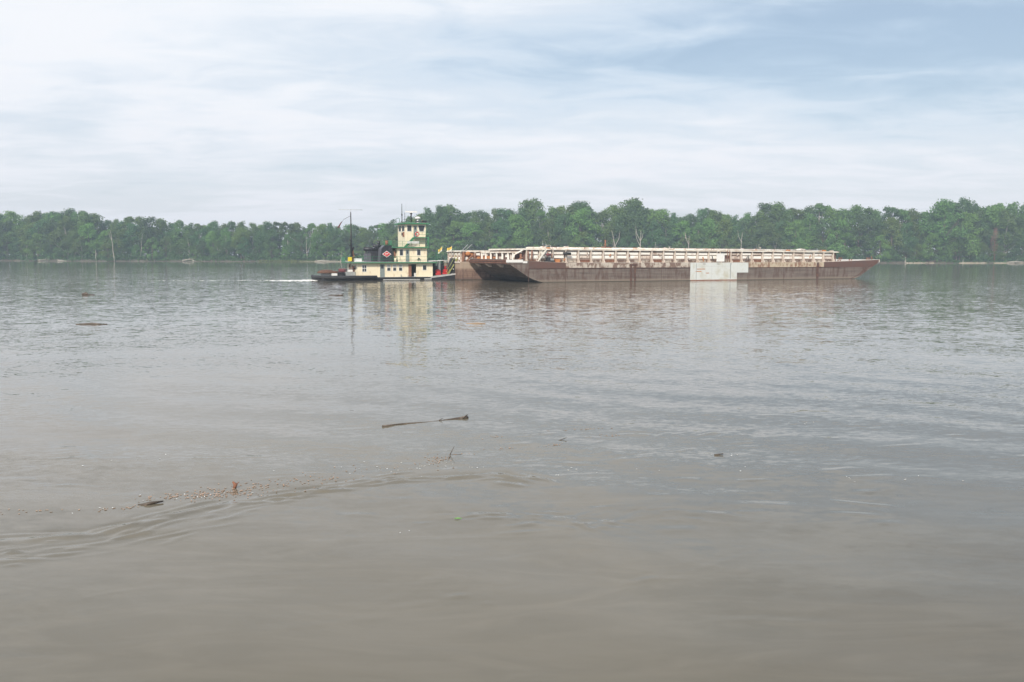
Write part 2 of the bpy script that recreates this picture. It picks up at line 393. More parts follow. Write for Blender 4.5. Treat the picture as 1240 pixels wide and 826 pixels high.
for line, n, spread, hh in ((LINE1, 120, .24, .019), (LINE2, 60, .40, .008), (LINE3, 30, .9, .012), (LINE4, 26, .8, .008), (LINE5, 8, .3, .006)):
    for i in range(n):
        p, d = along(line, R.random()); off = R.gauss(0, spread); nn = np.array([-d[1], d[0]])
        if line is LINE1 and p[0] < -4.5: off = R.gauss(-.5, .55)
        ln = R.uniform(.22, 1.2); a = R.gauss(0, .20); dd = np.array([d[0]*math.cos(a)-d[1]*math.sin(a), d[0]*math.sin(a)+d[1]*math.cos(a)])
        c = p+nn*off; crest(c-dd*ln/2, c+dd*ln/2, R.uniform(.03, .085), hh*R.uniform(.3, 1.2), R.uniform(-.08, .14))
for line, hh in ((LINE1, .026), (LINE2, .005), (LINE3, .012)):
    for i in range(len(line)-1): crest(line[i], line[i+1], .13, hh*R.uniform(.6, 1.1), .03)
for i in range(260):                                       # scattered low wavelets
    x_ = R.uniform(-14, 15); y_ = R.uniform(15, 42); ln = R.uniform(.4, 1.6); a = R.gauss(.12, .25)
    crest((x_-math.cos(a)*ln/2, y_-math.sin(a)*ln/2), (x_+math.cos(a)*ln/2, y_+math.sin(a)*ln/2), R.uniform(.06, .16), R.uniform(.002, .009), R.uniform(-.1, .1))
for i in range(22):                                        # very low ones close in
    x_ = R.uniform(-8, 8); y_ = R.uniform(10, 15); ln = R.uniform(.8, 2.2); a = R.gauss(.25, .25)
    crest((x_-math.cos(a)*ln/2, y_-math.sin(a)*ln/2), (x_+math.cos(a)*ln/2, y_+math.sin(a)*ln/2), R.uniform(.05, .12), R.uniform(.001, .003), R.uniform(-.1, .1))
river = link_mesh('river_water', grid_mesh('river_water', xs, ys, ZZ, M['water'])); tag(river, kind='structure')

# ------------------------------------------------------------------ far bank terrain
BANK = [(-1500,620),(-500,600),(-325,574),(-267,553),(-219,560),(-152,547),(-113,551),(-10,530),(70,536),(142,540),(200,530),(232,522),(259,525),(302,532),(500,560),(1500,620)]
bxs = np.array([p[0] for p in BANK], float); bys = np.array([p[1] for p in BANK], float)
def bank_y(x): return float(np.interp(x, bxs, bys)+1.6*math.sin(x*.11)+.9*math.sin(x*.31+1))
tx = np.concatenate([np.linspace(-1500, -420, 40), np.linspace(-410, 410, 411), np.linspace(420, 1500, 40)])
prof = [(-8, -1.2), (-.6, -.12), (.6, .12), (2.0, .45), (3.2, .95), (6, 1.3), (20, 1.6), (80, 2.0), (400, 2.2), (880, 2.4)]
vz = []; 
tv = []; tf = []
for i, x in enumerate(tx):
    by = bank_y(x); wob = .35*math.sin(x*.21)+.25*math.sin(x*.57+2)
    for j, (dy, z) in enumerate(prof):
        tv.append((x, min(by+dy, 1500), z+(wob*.5 if 2 <= j <= 5 else 0)+(rng.normal()*.06 if 2 <= j <= 6 else 0)))
K = len(prof)
for i in range(len(tx)-1):
    for j in range(K-1): tf.append((i*K+j, (i+1)*K+j, (i+1)*K+j+1, i*K+j+1))
mb = MB(); mb.add(tv, tf); land = mb.build('river_bank_ground', M['mud'], None, True); tag(land, kind='structure')
def strip(name, x0, x1, d0, d1, zt, mat):
    m_ = MB(); xs_ = np.arange(x0, x1+.1, 2.); v = []; f = []
    for x in xs_:
        e = min(1, (x-x0)/12, (x1-x)/12)+.05; by = bank_y(x)
        wv = .4*math.sin(x*.7)+.3*math.sin(x*1.7)
        for dy, z in ((d0*e+wv, -.1), (d0*e*.6+wv, zt*.6), (d1*.4, zt), (d1, zt+.35)): v.append((x, by+dy, z))
    for i in range(len(xs_)-1):
        for j in range(3): f.append((i*4+j, (i+1)*4+j, (i+1)*4+j+1, i*4+j+1))
    m_.add(v, f); o = m_.build(name, mat, None, True); tag(o, kind='structure'); return o
strip('sand_bar', -136, -58, -4, 1.2, .28, M['sand'])
strip('sand_beach', 231, 249, -.6, 1.0, .25, M['sand']); strip('sand_beach', 264, 283, -.6, 1.2, .3, M['sand']); strip('sand_beach', 287, 330, -.6, 1.3, .3, M['sand'])
# tufts of grass beside the sand bar
def tuft_stuff(name, x0, x1, n, h, d0, d1, mat, zb=.3):
    m_ = MB()
    for i in range(n):
        x = R.uniform(x0, x1); y_ = bank_y(x)+R.uniform(d0, d1); hh = h*R.uniform(.5, 1.2); a = R.uniform(0, PI); w_ = R.uniform(.15, .4)
        m_.add([(x-w_*math.cos(a), y_-w_*math.sin(a), zb-.2), (x+w_*math.cos(a), y_+w_*math.sin(a), zb-.2), (x+R.gauss(0, .15), y_+R.gauss(0, .15), zb+hh)], [(0, 1, 2)])
    o = m_.build(name, mat); tag(o, kind='stuff'); return o
tag(tuft_stuff('bank_grass', -156, -122, 1500, .7, -2.2, 1.5, M['grass']), 'yellow green grass along the water at the left end of the pale sandbar', 'grass')

# ------------------------------------------------------------------ trees
def crown_mesh(name, mat, seed, kind, nleaf=2600):
    """unit-height crown: leaves gathered on clumps that sit at the ends of limbs; z from lo to 1"""
    r = np.random.default_rng(seed)
    if kind == 'tall': lo, wid, nb = .22, .24, 34
    elif kind == 'round': lo, wid, nb = .16, .33, 44
    elif kind == 'full': lo, wid, nb = .02, .42, 46
    else: lo, wid, nb = .38, .24, 15            # 'open'
    cs = []
    for i in range(nb):
        t = r.uniform(0, 1); zc_ = lo+(1-lo)*(.06+.84*t)
        if kind == 'full': prof_ = math.sqrt(max(0, 1-(t*.93)**2.2))
        else: prof_ = (math.sin(PI*min(1, t*.80+.13))**.9)*(1.05-.35*t)
        rr = wid*prof_*math.sqrt(r.uniform(.1, 1)); a = r.uniform(0, 2*PI)
        cs.append((rr*math.cos(a), rr*math.sin(a), zc_+r.normal()*.015, r.uniform(.045, .12)*(1.1 if kind != 'open' else .8)))
    cs.append((r.normal()*.04, r.normal()*.04, .93, .065)); cs.append((r.normal()*.08, r.normal()*.08, .88, .075))
    cs = np.array(cs); wts = cs[:, 3]**2; idx = r.choice(len(cs), nleaf, p=wts/wts.sum())
    d = r.normal(size=(nleaf, 3)); d /= np.linalg.norm(d, axis=1)[:, None]
    d[:, 2] = np.where(d[:, 2] < -.35, -d[:, 2], d[:, 2])
    rad = cs[idx, 3]*(r.uniform(.35, 1., nleaf)**.5)*(1+.25*r.normal(size=nleaf)*.6)
    p = cs[idx, :3]+d*rad[:, None]*np.array([1.0, 1.0, 1.05])
    nrm = d*.9+r.normal(size=(nleaf, 3))*.55+np.array([0, 0, .25]); nrm /= np.linalg.norm(nrm, axis=1)[:, None]
    t1 = np.cross(nrm, r.normal(size=(nleaf, 3))); t1 /= np.linalg.norm(t1, axis=1)[:, None]; t2 = np.cross(nrm, t1)
    s = r.uniform(.008, .018, nleaf)[:, None]; s2 = s*r.uniform(.5, 1., (nleaf, 1))
    v = np.stack([p-t1*s, p-t2*s2+nrm*s*.25, p+t1*s, p+t2*s2+nrm*s*.2], 1).reshape(-1, 3)
    v[:, 2] = np.clip(v[:, 2], .002, 1.02)
    f = np.arange(nleaf*4).reshape(-1, 4)
    me = bpy.data.meshes.new(name); me.from_pydata(v.tolist(), [], f.tolist()); me.materials.append(mat); me.update()
    return me, cs
def trunk_mesh(name, cs, seed, mat=None):
    r = random.Random(seed); m_ = MB()
    top = .8; n = 7; pts = []; x = y_ = 0
    for i in range(n):
        t = i/(n-1); pts.append((x, y_, t*top)); x += r.gauss(0, .012); y_ += r.gauss(0, .012)
    m_.tube(pts, [.020*(1-.8*i/(n-1)) for i in range(n)], 6)
    for c in cs[:12]:
        zb = max(.12, c[2]*.62); k = min(n-2, int(zb/top*(n-1))); q = pts[k]
        mid = ((q[0]+c[0])*.5, (q[1]+c[1])*.5, (q[2]+c[2])*.5-.01)
        m_.tube([q, mid, (c[0], c[1], c[2])], [.008, .005, .0025], 4)
    return m_.mesh(name, mat or M['barkdark'])
VAR = {}
for kind, mats, seeds in (('tall', ('leaf_b', 'leaf_a', 'leaf_b'), (1, 2, 3)), ('round', ('leaf_a', 'leaf_b', 'leaf_a', 'leaf_c'), (4, 5, 6, 7)),
                          ('full', ('leaf_c', 'leaf_a', 'leaf_c', 'leaf_b'), (8, 9, 10, 14)), ('open', ('leaf_b', 'leaf_a'), (11, 12))):
    VAR[kind] = []
    for mt, sd_ in zip(mats, seeds):
        cm, cs = crown_mesh('crown_'+kind, M[mt], sd_, kind, 5200 if kind != 'open' else 2600)
        VAR[kind].append((cm, trunk_mesh('trunk_'+kind, cs, sd_, M['bark'] if sd_ in (2, 6, 12) else M['barkdark']), mt))
def place_tree(kind, v, x, dy, h, wscale, label, group, name='broadleaf_tree', cat='tree', zb=1.1):
    cm, tm, mt = VAR[kind][v % len(VAR[kind])]
    if '%' in label:
        label = label % ({'tall': 'narrow', 'round': 'round-crowned', 'full': 'bushy', 'open': 'thin-crowned'}[kind], {'leaf_a': 'mid green', 'leaf_b': 'dark green', 'leaf_c': 'light green'}[mt], zone(x))
    o = bpy.data.objects.new(name, None); COL.objects.link(o); o.location = (x, bank_y(x)+dy, zb)
    o.rotation_euler = (0, 0, R.uniform(0, 2*PI)); o.scale = (h*wscale, h*wscale, h)
    tag(o, label, cat, group)
    link_mesh('crown', cm, o)
    link_mesh('trunk', tm, o)
    return o
# skyline: photo column -> ground X of the treeline and height in metres of the tops above the bank
SKY = [(-410,31),(-330,31),(-318,30),(-295,31),(-275,31),(-262,27.5),(-245,25),(-238,28),(-228,27),(-214,25),(-202,22.5),(-196,24.5),(-178,23.8),(-160,23),(-145,23.8),(-130,22),(-112,22.5),(-100,21.5),(-85,22),(-76,24),
       (-66,25),(-55,32),(-43,33),(-34,32.5),(-28,29),(-18,28.5),(-10,31),(2,31),(6,34),(10,36),(15,33.5),(20,30.5),(30,34),(40,36),(52,31),(62,32),(68,34),(74,36.5),(82,36),(88,32),(94,29),(99,33),(106,29),(112,32),
       (124,31.5),(134,30.5),(143,31.5),(152,33),(162,35.5),(168,32.5),(176,31),(183,35),(200,34),(215,33.5),(224,32.5),(233,31),(240,28),(246,30),(255,36),(268,36.5),(280,35),(292,34),(300,35),(312,34.5),(330,34),(420,33)]
skx = [p[0] for p in SKY]; skh = [p[1] for p in SKY]
def sky_h(x): return float(np.interp(x, skx, skh))
ZONES = [(-420, -300, 'at the far left edge'), (-300, -262, 'above far left driftwood'), (-262, -225, 'by the short white dead trunk'), (-225, -190, 'by the tall bare left trunk'), (-190, -150, 'by the sandbar grass'),
         (-150, -100, 'behind the pale sandbar'), (-100, -72, 'behind the towboat stacks'), (-72, -45, 'behind the pilothouse'), (-45, -15, 'behind the bow flags'), (-15, 30, 'over the barge stern'), (30, 75, 'over the rusty vent mast'),
         (75, 115, 'over the barge middle'), (115, 150, 'over the white hull patch'), (150, 190, 'over the barge forward end'), (190, 240, 'just right of the bow'), (240, 285, 'above the root mass'), (285, 420, 'at the far right edge')]
def zone(x):
    for a, b, s in ZONES:
        if a <= x < b: return s
    return ZONES[-1][2]
# back row sets the skyline
x = -372.
while x < 362:
    h = sky_h(x*549/560.)*(568/549.)*R.uniform(.90, 1.04)
    k = R.choice(['tall', 'round', 'round', 'open'] if -300 < x else ['tall', 'round'])
    tone = 'tall'
    place_tree(k, R.randrange(4), x, R.uniform(16, 26), h, R.uniform(.85, 1.15), 'tall %s %s skyline tree %s', 'skyline trees '+zone(x))
    x += R.uniform(4.4, 7.0)
# middle row
x = -360.
while x < 350:
    h = sky_h(x)*R.uniform(.68, .9)
    place_tree(R.choice(['round', 'tall', 'round', 'full']), R.randrange(4), x, R.uniform(9, 15), h, R.uniform(.9, 1.15), 'mid-height %s %s tree %s', 'mid-height trees '+zone(x))
    x += R.uniform(7.5, 11)
# front row with foliage to the ground
x = -355.
while x < 345:
    h = sky_h(x)*R.uniform(.28, .55) if x > -60 else sky_h(x)*R.uniform(.3, .62)
    place_tree(R.choice(['full', 'full', 'round']), R.randrange(4), x, R.uniform(4, 8), h, R.uniform(.9, 1.3), 'low %s %s waterside tree %s', 'low waterside trees '+zone(x), zb=.8)
    x += R.uniform(6.5, 10.5)
# trees one can single out
SPEC = [('round', 1, 9.5, 30, 37.0, .62, 'lone round-topped tree standing above the skyline behind the stern end of the barge'),
        ('round', 1, -43, 12, 33.5, .78, 'big dark tree with gaps in its crown just right of the pilothouse roof'),
        ('tall', 0, 75, 12, 37.0, .9, 'tallest pair-headed dark tree above the middle of the barge'),
        ('round', 0, 258, 10, 36.5, 1.1, 'broad rounded tree making the highest hump right of the barge bow'),
        ('full', 2, 105, 6, 14.5, 1.2, 'bright green dome-shaped tree above the barge beside the pale trunks'),
        ('full', 0, 176, 6, 15.5, 1.25, 'bright yellow-green bushy tree above the forward end of the barge'),
        ('full', 2, -304, 5, 17, 1.0, 'light green bushy tree low at the far left of the bank'),
        ('full', 0, 37, 6, 16, 1.2, 'bright green round tree above the barge left of the rusty vent mast'),
        ('full', 1, 265, 6, 16, 1.3, 'wide spreading green tree over the water right of the bow')]
for k, v, x, dy, h, ws, lab in SPEC: place_tree(k, v, x, dy, h, ws, lab, None)
# look-alike neighbours are told apart by their order along the bank
same = {}
for o in COL.objects:
    if o.get('category') == 'tree': same.setdefault(o['label'], []).append(o)
for lab, os_ in same.items():
    if len(os_) < 2: continue
    os_.sort(key=lambda o: o.location.x)
    names = {2: ('left one', 'right one'), 3: ('leftmost', 'middle one', 'rightmost')}.get(len(os_))
    if names is None: names = ('leftmost', 'second from left', 'third from left', 'fourth from left', 'fifth from left', 'sixth from left', 'seventh from left', 'eighth from left', 'ninth from left')
    for o, n_ in zip(os_, names): o['label'] = lab+', '+n_
# bare pale trunks
def snag(x, dy, h, lean, r0, label, forks=2, mat='bark', zb=.2):
    m_ = MB(); pts = []
    n = 7; ax = lean
    for i in range(n):
        t = i/(n-1); pts.append((ax*t*h+R.gauss(0, .12), R.gauss(0, .1), t*h))
    m_.tube(pts, [r0*(1-.7*i/(n-1)) for i in range(n)], 7)
    lims = MB()
    for i in range(forks):
        k = R.randrange(2, 5); q = pts[k]; s_ = R.choice((-1, 1)); l_ = h*R.uniform(.25, .5)
        lims.tube([q, (q[0]+s_*l_*.25, q[1], q[2]+l_*.5), (q[0]+s_*l_*.32, q[1], q[2]+l_)], [r0*.5, r0*.35, r0*.15], 5)
    o = bpy.data.objects.new('dead_tree', None); COL.objects.link(o); o.location = (x, bank_y(x)+dy, zb); tag(o, label, 'dead tree')
    m_.build('trunk', M[mat], o)
    if forks: lims.build('limbs', M[mat], o)
    return o
snag(63.5, -1.8, 19, -.20, .42, 'curved bare white trunk above the barge left of the tall dark tree', 2)
snag(77, 1.0, 19, .03, .42, 'thick pale split trunk under the tallest tree above the barge', 3)
snag(106, -.5, 16, .02, .36, 'forked pale trunk with spread limbs above the middle of the barge', 3)
snag(85, -1.5, 12, .1, .28, 'thin short forked snag to the right of the thick split trunk', 2)
snag(20, -1.5, 13, -.16, .22, 'thin white leaning trunk above the barge stern beside the lone round tree', 0)
snag(138, 1, 18, .1, .35, 'slender pale leaning trunk high above the barge forward half', 1)
snag(149, -1, 11, -.05, .3, 'short pale Y-shaped trunk above the barge just before its white hatch dome', 1)
snag(-218, 7, 14, .02, .16, 'tall pale bare trunk rising from the bank left of centre-left driftwood', 2)
snag(-260, 1.2, 7, .0, .3, 'short white dead trunk standing at the water edge on the left bank', 0)
snag(-248, 1, 19, -.08, .28, 'thin pale bare stem among leaves on the left bank', 1)
snag(-235, 6, 17, .12, .22, 'thin leaning grey stem left of the tall pale bare trunk', 0)
snag(-127, 3, 16, .0, .22, 'narrow pale trunk at the left end of the pale sandbar', 1)
snag(-106, .8, 6, .08, .2, 'small white stump-like stem above the sandbar', 1)
snag(272, 5, 15, .06, .26, 'pale straight trunk in the woods right of the bow', 1)
snag(231, .6, 3.6, .0, .34, 'short white stump post on the shore just right of the barge bow', 0)
snag(266.5, .6, 2.2, .0, .25, 'small white stake at the waterline farther right', 0)
# reddish dead tree on the right
cmr, csr = crown_mesh('crown_dead', M['deadleaf'], 31, 'tall', 900)
o = bpy.data.objects.new('dead_tree', None); COL.objects.link(o); o.location = (288, bank_y(288)+1.5, 1); o.scale = (9, 9, 20); tag(o, 'reddish brown dead tree near the right edge of the far bank', 'dead tree')
link_mesh('crown', cmr, o); link_mesh('trunk', trunk_mesh('trunk_dead', csr, 31, M['rust']), o)
# undergrowth and the mass of woods behind: nobody could count it
def leafmass(name, n, fx, fy, fz, size, mat, label, cat):
    v = []; 
    xx = rng.uniform(-400, 400, n); yy = np.array([bank_y(a) for a in xx])+fy(n); zz = fz(n, xx)
    p = np.stack([xx, yy, zz], 1); t1 = rng.normal(size=(n, 3)); t1 /= np.linalg.norm(t1, axis=1)[:, None]
    t2 = np.cross(t1, rng.normal(size=(n, 3))); t2 /= np.linalg.norm(t2, axis=1)[:, None]; s = rng.uniform(size*.5, size, n)[:, None]
    vv = np.stack([p-t1*s, p-t2*s*.7, p+t1*s, p+t2*s*.7], 1).reshape(-1, 3)
    me = bpy.data.meshes.new(name); me.from_pydata(vv.tolist(), [], np.arange(4*n).reshape(-1, 4).tolist()); me.materials.append(mat)
    o = link_mesh(name, me); tag(o, label, cat, None, 'stuff'); return o
def bush_z(n, xx):
    top = 3.4+1.6*np.sin(xx*.23)+1.2*np.sin(xx*.61+1)+.8*np.sin(xx*1.7)
    return .25+rng.uniform(0, 1, n)**.9*np.maximum(top, .9)
leafmass('undergrowth', 60000, None, lambda n: rng.uniform(.2, 12, n), bush_z, .55, M['leaf_b'], 'low brushy undergrowth along the foot of the woods on the far bank', 'undergrowth')
leafmass('distant_woods', 60000, None, lambda n: rng.uniform(28, 46, n), lambda n, xx: 1+rng.uniform(0, 1, n)**1.5*(np.interp(xx*.96, skx, skh)*.86), 1.1, M['leaf_b'], 'dark green depth of the woods behind the trees of the far bank', 'woods')
# driftwood on the bank
for i, (x, dy, l_, a, lab) in enumerate(((-300, -.2, 9, .1, 'pale driftwood log lying on the far left shore'), (-286, .2, 6, -.1, 'brown driftwood branch on the far left shore'),
        (-207, .6, 8, .16, 'jumbled pale fallen trunk on the shore left of centre'), (-200, .2, 9, -.2, 'low fallen trunk reaching down to the water on the left bank'),
        (246, .3, 8, .15, 'dark root mass and log on the shore right of the bow'), (296, .3, 10, .05, 'long pale log on the beach at the right edge'), (-120, -1, 7, .05, 'grey driftwood on the pale sandbar'))):
    m_ = MB(); m_.tube([(0, 0, 0), (l_*.5*math.cos(a), .5, l_*.5*math.sin(a)+.2), (l_*math.cos(a), .2, l_*math.sin(a)*.8)], [.4, .3, .12], 7)
    m_.tube([(l_*.5*math.cos(a), .5, l_*.5*math.sin(a)+.2), (l_*.6, .2, l_*.5*math.sin(a)+1.8)], [.14, .05], 5)
    m_.tube([(.2, 0, 0), (-.6, .1, .9)], [.18, .05], 5)
    o = m_.build('driftwood_log', M['bark' if i != 4 else 'barkdark'], None, True); o.location = (x, bank_y(x)+dy, .5); tag(o, lab, 'driftwood')

# ------------------------------------------------------------------ barges
def part(name, parent, mat, fn, *a, smooth=False, label=None):
    m_ = MB(); fn(m_, *a) if callable(fn) else None
    o = m_.build(name, M[mat], parent, smooth)
    if label: o['label'] = label
    return o
def bx(name, parent, mat, *boxes, label=None):
    m_ = MB()
    for b in boxes: m_.box(*b)
    o = m_.build(name, M[mat], parent)
    if label: o['label'] = label
    return o
def tb(name, parent, mat, *tubes, n=8, label=None, smooth=True):
    m_ = MB()
    for pts, r in tubes: m_.tube(pts, r, n)
    o = m_.build(name, M[mat], parent, smooth)
    if label: o['label'] = label
    return o
def bevel_panel(m_, a0, a1, b, z0, z1, d):
    i = .12
    m_.add([(a0,b,z0),(a1,b,z0),(a1,b,z1),(a0,b,z1),(a0+i,b-d,z0+i),(a1-i,b-d,z0+i),(a1-i,b-d,z1-i),(a0+i,b-d,z1-i)],
           [(0,1,5,4),(1,2,6,5),(2,3,7,6),(3,0,4,7),(4,5,6,7),(3,2,1,0)])
NB = tow_thing('tank_barge', (35, 8.75, 0), 'long rusty tank barge lying nearest the viewer with raked ends and pale patched side', 'barge')
TOPL = [(76.4,3.82),(64.6,3.42),(60,3.32),(4.7,3.32),(-2.35,3.66),(-6.4,3.92)]
KEEL = [(-6.4,3.15),(-5.7,3.02),(-4.6,2.35),(-3.6,1.7),(-2.6,1.08),(-1.6,.58),(-.4,.18),(.8,-.06),(2.4,-.5),(67.4,-.6),(69.3,-.22),(71.4,.45),(73.3,1.58),(75.0,2.55),(76.3,3.3),(76.4,3.35)]
m_ = MB(); m_.prism(KEEL+TOPL, 0, 17.5); m_.build('hull', M['hull'], NB)
m_ = MB(); tl = TOPL[::-1]; m_.prism([(a, z+.004) for a, z in tl]+[(a, z+.05) for a, z in tl[::-1]], .06, 17.44); m_.build('deck_plating', M['deck'], NB)
# side plates: sheer strake in lengths, repair plates, red-brown end plates
x0 = 4.74; ends = [4.74, 9.0, 13.2, 17.6, 21.9, 26.2, 30.42]
for a, b in zip(ends[:-1], ends[1:]): bx('strake_plate', NB, 'strake', (a+.02, b-.02, -.045, .03, 2.46, 3.34))
ends = [43.62, 48.3, 52.9, 57.5, 62.0]
for a, b in zip(ends[:-1], ends[1:]): bx('strake_plate', NB, 'strakey', (a+.02, b-.02, -.045, .03, 2.36, 3.36), label='yellow stained strake plate')
bx('repair_plate', NB, 'primer', (30.46, 40.95, -.07, .03, .10, 3.30), label='large pale grey unpainted repair plate')
bx('repair_plate', NB, 'primer', (40.98, 43.56, -.065, .03, 1.42, 3.29), label='small pale grey repair plate in the upper side')
bx('plate_seam', NB, 'grey', (31.7, 31.78, -.09, -.07, .12, 3.2)); bx('plate_seam', NB, 'grey', (39.35, 39.5, -.09, -.07, .3, 3.2))
for a0, a1, z in ((31.9, 33.7, 2.05), (31.6, 32.9, 1.62), (33.9, 34.6, 1.3)): bx('rust_smear', NB, 'orange', (a0, a1, -.074, -.07, z, z+.14))
bx('plate_seam', NB, 'lightgrey', (31.8, 39.3, -.078, -.07, 2.62, 2.66)); bx('plate_seam', NB, 'lightgrey', (35.2, 35.25, -.078, -.07, .15, 2.6))
bx('waterline_stain', NB, 'rust', (30.5, 40.9, -.076, -.07, .0, .14))
for a in (33.5, 36.6, 39.4): bx('scupper', NB, 'black', (a-.3*(a < 39), a+.3, -.085, -.07, 3.02, 3.1))
m_ = MB(); m_.prism([(-2.3,2.42),(4.68,2.42),(4.68,3.34),(-2.3,3.68)], -.045, .03); m_.build('end_plate', M['redplate'], NB)['label'] = 'red brown stern quarter plate'
m_ = MB(); m_.prism([(62.04,2.36),(74.6,2.38),(75.95,3.2),(76.2,3.78),(64.6,3.44),(62.04,3.38)], -.045, .03); m_.build('end_plate', M['redplate'], NB)['label'] = 'red brown bow plate'
for a, b in ((-2.3, 17.5), (19, 30.4), (43.6, 60.1), (60.7, 66)): bx('rub_rail', NB, 'rustdark', (a, b, -.10, .02, 2.34, 2.41))
for a, z in ((4.71, 2.4), (-2.33, 2.4), (24.2, 2.3), (52.1, 2.3), (43.6, 1.4)): bx('hull_seam', NB, 'rustdark', (a-.03, a+.03, -.03, .03, .1, z))
bx('fender_post', NB, 'rustdark', (17.66, 17.98, -.14, .02, .02, 2.95)); bx('fender_post', NB, 'rustdark', (18.5, 18.76, -.14, .02, .02, 2.95))
bx('fender_cap', NB, 'rustdark', (17.5, 18.95, -.17, .02, 2.85, 3.12)); bx('fender_post', NB, 'rustdark', (60.16, 60.62, -.14, .02, .02, 3.3))
m_ = MB(); q = [(68.6,-.1),(71.0,.72),(72.9,1.85),(74.6,2.82),(75.8,3.5)]
m_.prism(q+[(a-.22, z+.02) for a, z in q[::-1]], -.05, .02); m_.build('bow_strap', M['rustdark'], NB)
bx('headlog', NB, 'rustdark', (-6.62, -6.38, .02, 17.48, 3.12, 3.94))
for z in (3.3, 3.62): bx('headlog_rail', NB, 'rust', (-6.72, -6.6, .02, 17.48, z, z+.1))
for b in (3.7, 9.2, 14.4):
    m_ = MB(); m_.add([(-6.6, b-.55, 3.1), (-6.6, b+.55, 3.1), (-5.75, b+.75, 2.55), (-5.75, b-.75, 2.55), (-5.6, b-.55, 3.06), (-5.6, b+.55, 3.06)], [(0,3,2,1),(0,1,5,4),(3,4,5,2),(0,4,3),(1,2,5)]); m_.build('bracket', M['post'], NB)
bx('bow_headlog', NB, 'rim', (76.38, 76.6, .02, 17.48, 3.3, 3.86))
bx('bulwark_plate', NB, 'white', (-6.5, -3.4, -.06, .03, 3.42, 3.9)); bx('bulwark_plate', NB, 'white', (-3.38, -2.6, -.06, .03, 3.30, 3.62))
# cargo trunk
def sc(a): return 1.03-.0021*a
def zz(a, z): return 3.34+(z-3.34)*sc(a)
m_ = MB(); m_.prism([(-3.0, 3.3), (66.2, 3.3), (66.2, zz(66, 5.40)), (-3.0, zz(-3, 5.40))], 1.3, 16.2); m_.build('trunk_wall', M['redplate'], NB)
m_ = MB(); m_.prism([(-3.1, zz(-3, 5.48)), (66.4, zz(66, 5.48)), (66.4, zz(66, 5.68)), (-3.1, zz(-3, 5.68))], .75, 16.75); m_.build('trunk_rim', M['rim'], NB)
m_ = MB(); m_.prism([(-3.0, zz(-3, 5.70)), (66.3, zz(66, 5.70)), (66.3, zz(66, 5.74)), (-3.0, zz(-3, 5.74))], .9, 16.6); m_.build('trunk_top', M['rim'], NB)
posts = [.2+2.5*k for k in range(-1, 27)]
pme = MB().box(-.075, .075, -.30, .22, 0, 1).mesh('post', M['post'])
for a in posts:
    o = link_mesh('trunk_post', pme, NB); o.location = (a-35, 1.12-8.75, 3.33); o.scale = (R.uniform(.8, 1.5), 1, zz(a, 5.47)-3.33)
    g = MB(); g.add([(a-.05, .82, 3.36), (a+.05, .82, 3.36), (a+.05, .3, 3.36), (a-.05, .3, 3.36), (a-.05, .82, 4.1), (a+.05, .82, 4.1)], [(0,1,2,3),(0,4,5,1),(3,2,5,4),(0,3,4),(1,5,2)])
    g.build('knee_plate', M['post'], NB)
RR = random.Random(3)
pmu = {}
for k in range(len(posts)-1):
    a0, a1 = posts[k]+.10, posts[k+1]-.10; am = (a0+a1)/2
    for z0, z1 in ((4.70, 5.30), (4.00, 4.58)):
        if k == 16 and z0 < 4.5: continue
        key = 'panel'; u = RR.random()
        m_ = MB(); dd = RR.uniform(.13, .24); e = RR.uniform(0, .10)
        bevel_panel(m_, a0+e, a1-RR.uniform(0, .1), 1.29, zz(am, z0)+RR.uniform(-.04, .04), zz(am, z1), dd)
        m_.build('side_panel', M['panel' if u < .9 else 'post'], NB)
    m_ = MB(); bevel_panel(m_, a0, a1, 1.29, 3.42, zz(am, 3.86), .05); m_.build('kick_plate', M['strake' if RR.random() < .6 else 'rust'], NB)
bx('rail_pipe', NB, 'post', (-2, 66, .92, 1.0, 3.95, 4.0))
bx('equipment_panel', NB, 'white', (36.7, 38.4, .45, .62, 3.5, 5.0), label='square white panel standing against the trunk side')
tb('ladder', NB, 'rust', (((39.2,.7,3.35),(39.2,.7,5.6)), .06), (((39.75,.7,3.35),(39.75,.7,5.6)), .06), *[(((39.2,.7,z),(39.75,.7,z)), .035) for z in (3.7,4.1,4.5,4.9,5.3)], n=5)
# stern end of the trunk: lower step with a rim, recessed rusty wall, posts, patches
bx('end_wall', NB, 'redplate', (-4.3, -3.05, 2.0, 15.6, 3.5, 4.98))
bx('end_rim', NB, 'rim', (-4.75, -3.12, 1.0, 16.6, 5.02, 5.28))
for b in (1.4, 3.6, 6.2, 8.9, 11.7, 14.2, 16.2): bx('end_post', NB, 'panel', (-4.74, -4.5, b-.13, b+.13, 3.78, 5.01))
for b0, b1, z0, z1, mt in ((12.2, 15.4, 4.0, 4.5, 'orange'), (9.4, 11.2, 4.05, 4.35, 'orange'), (6.5, 8.4, 4.0, 4.4, 'post'), (13.9, 14.9, 4.55, 4.85, 'panel'), (10, 10.8, 4.6, 4.8, 'panel'), (4, 5.4, 4.3, 4.8, 'panel'), (2, 3.3, 4.0, 4.8, 'post')):
    bx('wall_patch', NB, mt, (-4.42, -4.28, b0, b1, z0, z1))
tb('stern_pipe', NB, 'rim', (((-3.1,.85,5.5),(-4.6,.85,4.75),(-4.75,.85,3.9)), .14), (((-2.9,.7,5.6),(-4.1,.7,5.0)), .10))
tb('stern_pipe', NB, 'rust', (((-1.4,.7,3.7),(-1.4,.7,5.5)), .14), (((-2.1,.7,3.7),(-2.1,.7,5.4)), .10), (((-3.4,.9,3.6),(-3.4,.9,4.9)), .2), (((-3.9,.8,3.9),(-3.0,.8,4.3)), .12), label='rusty upright stern pipes')
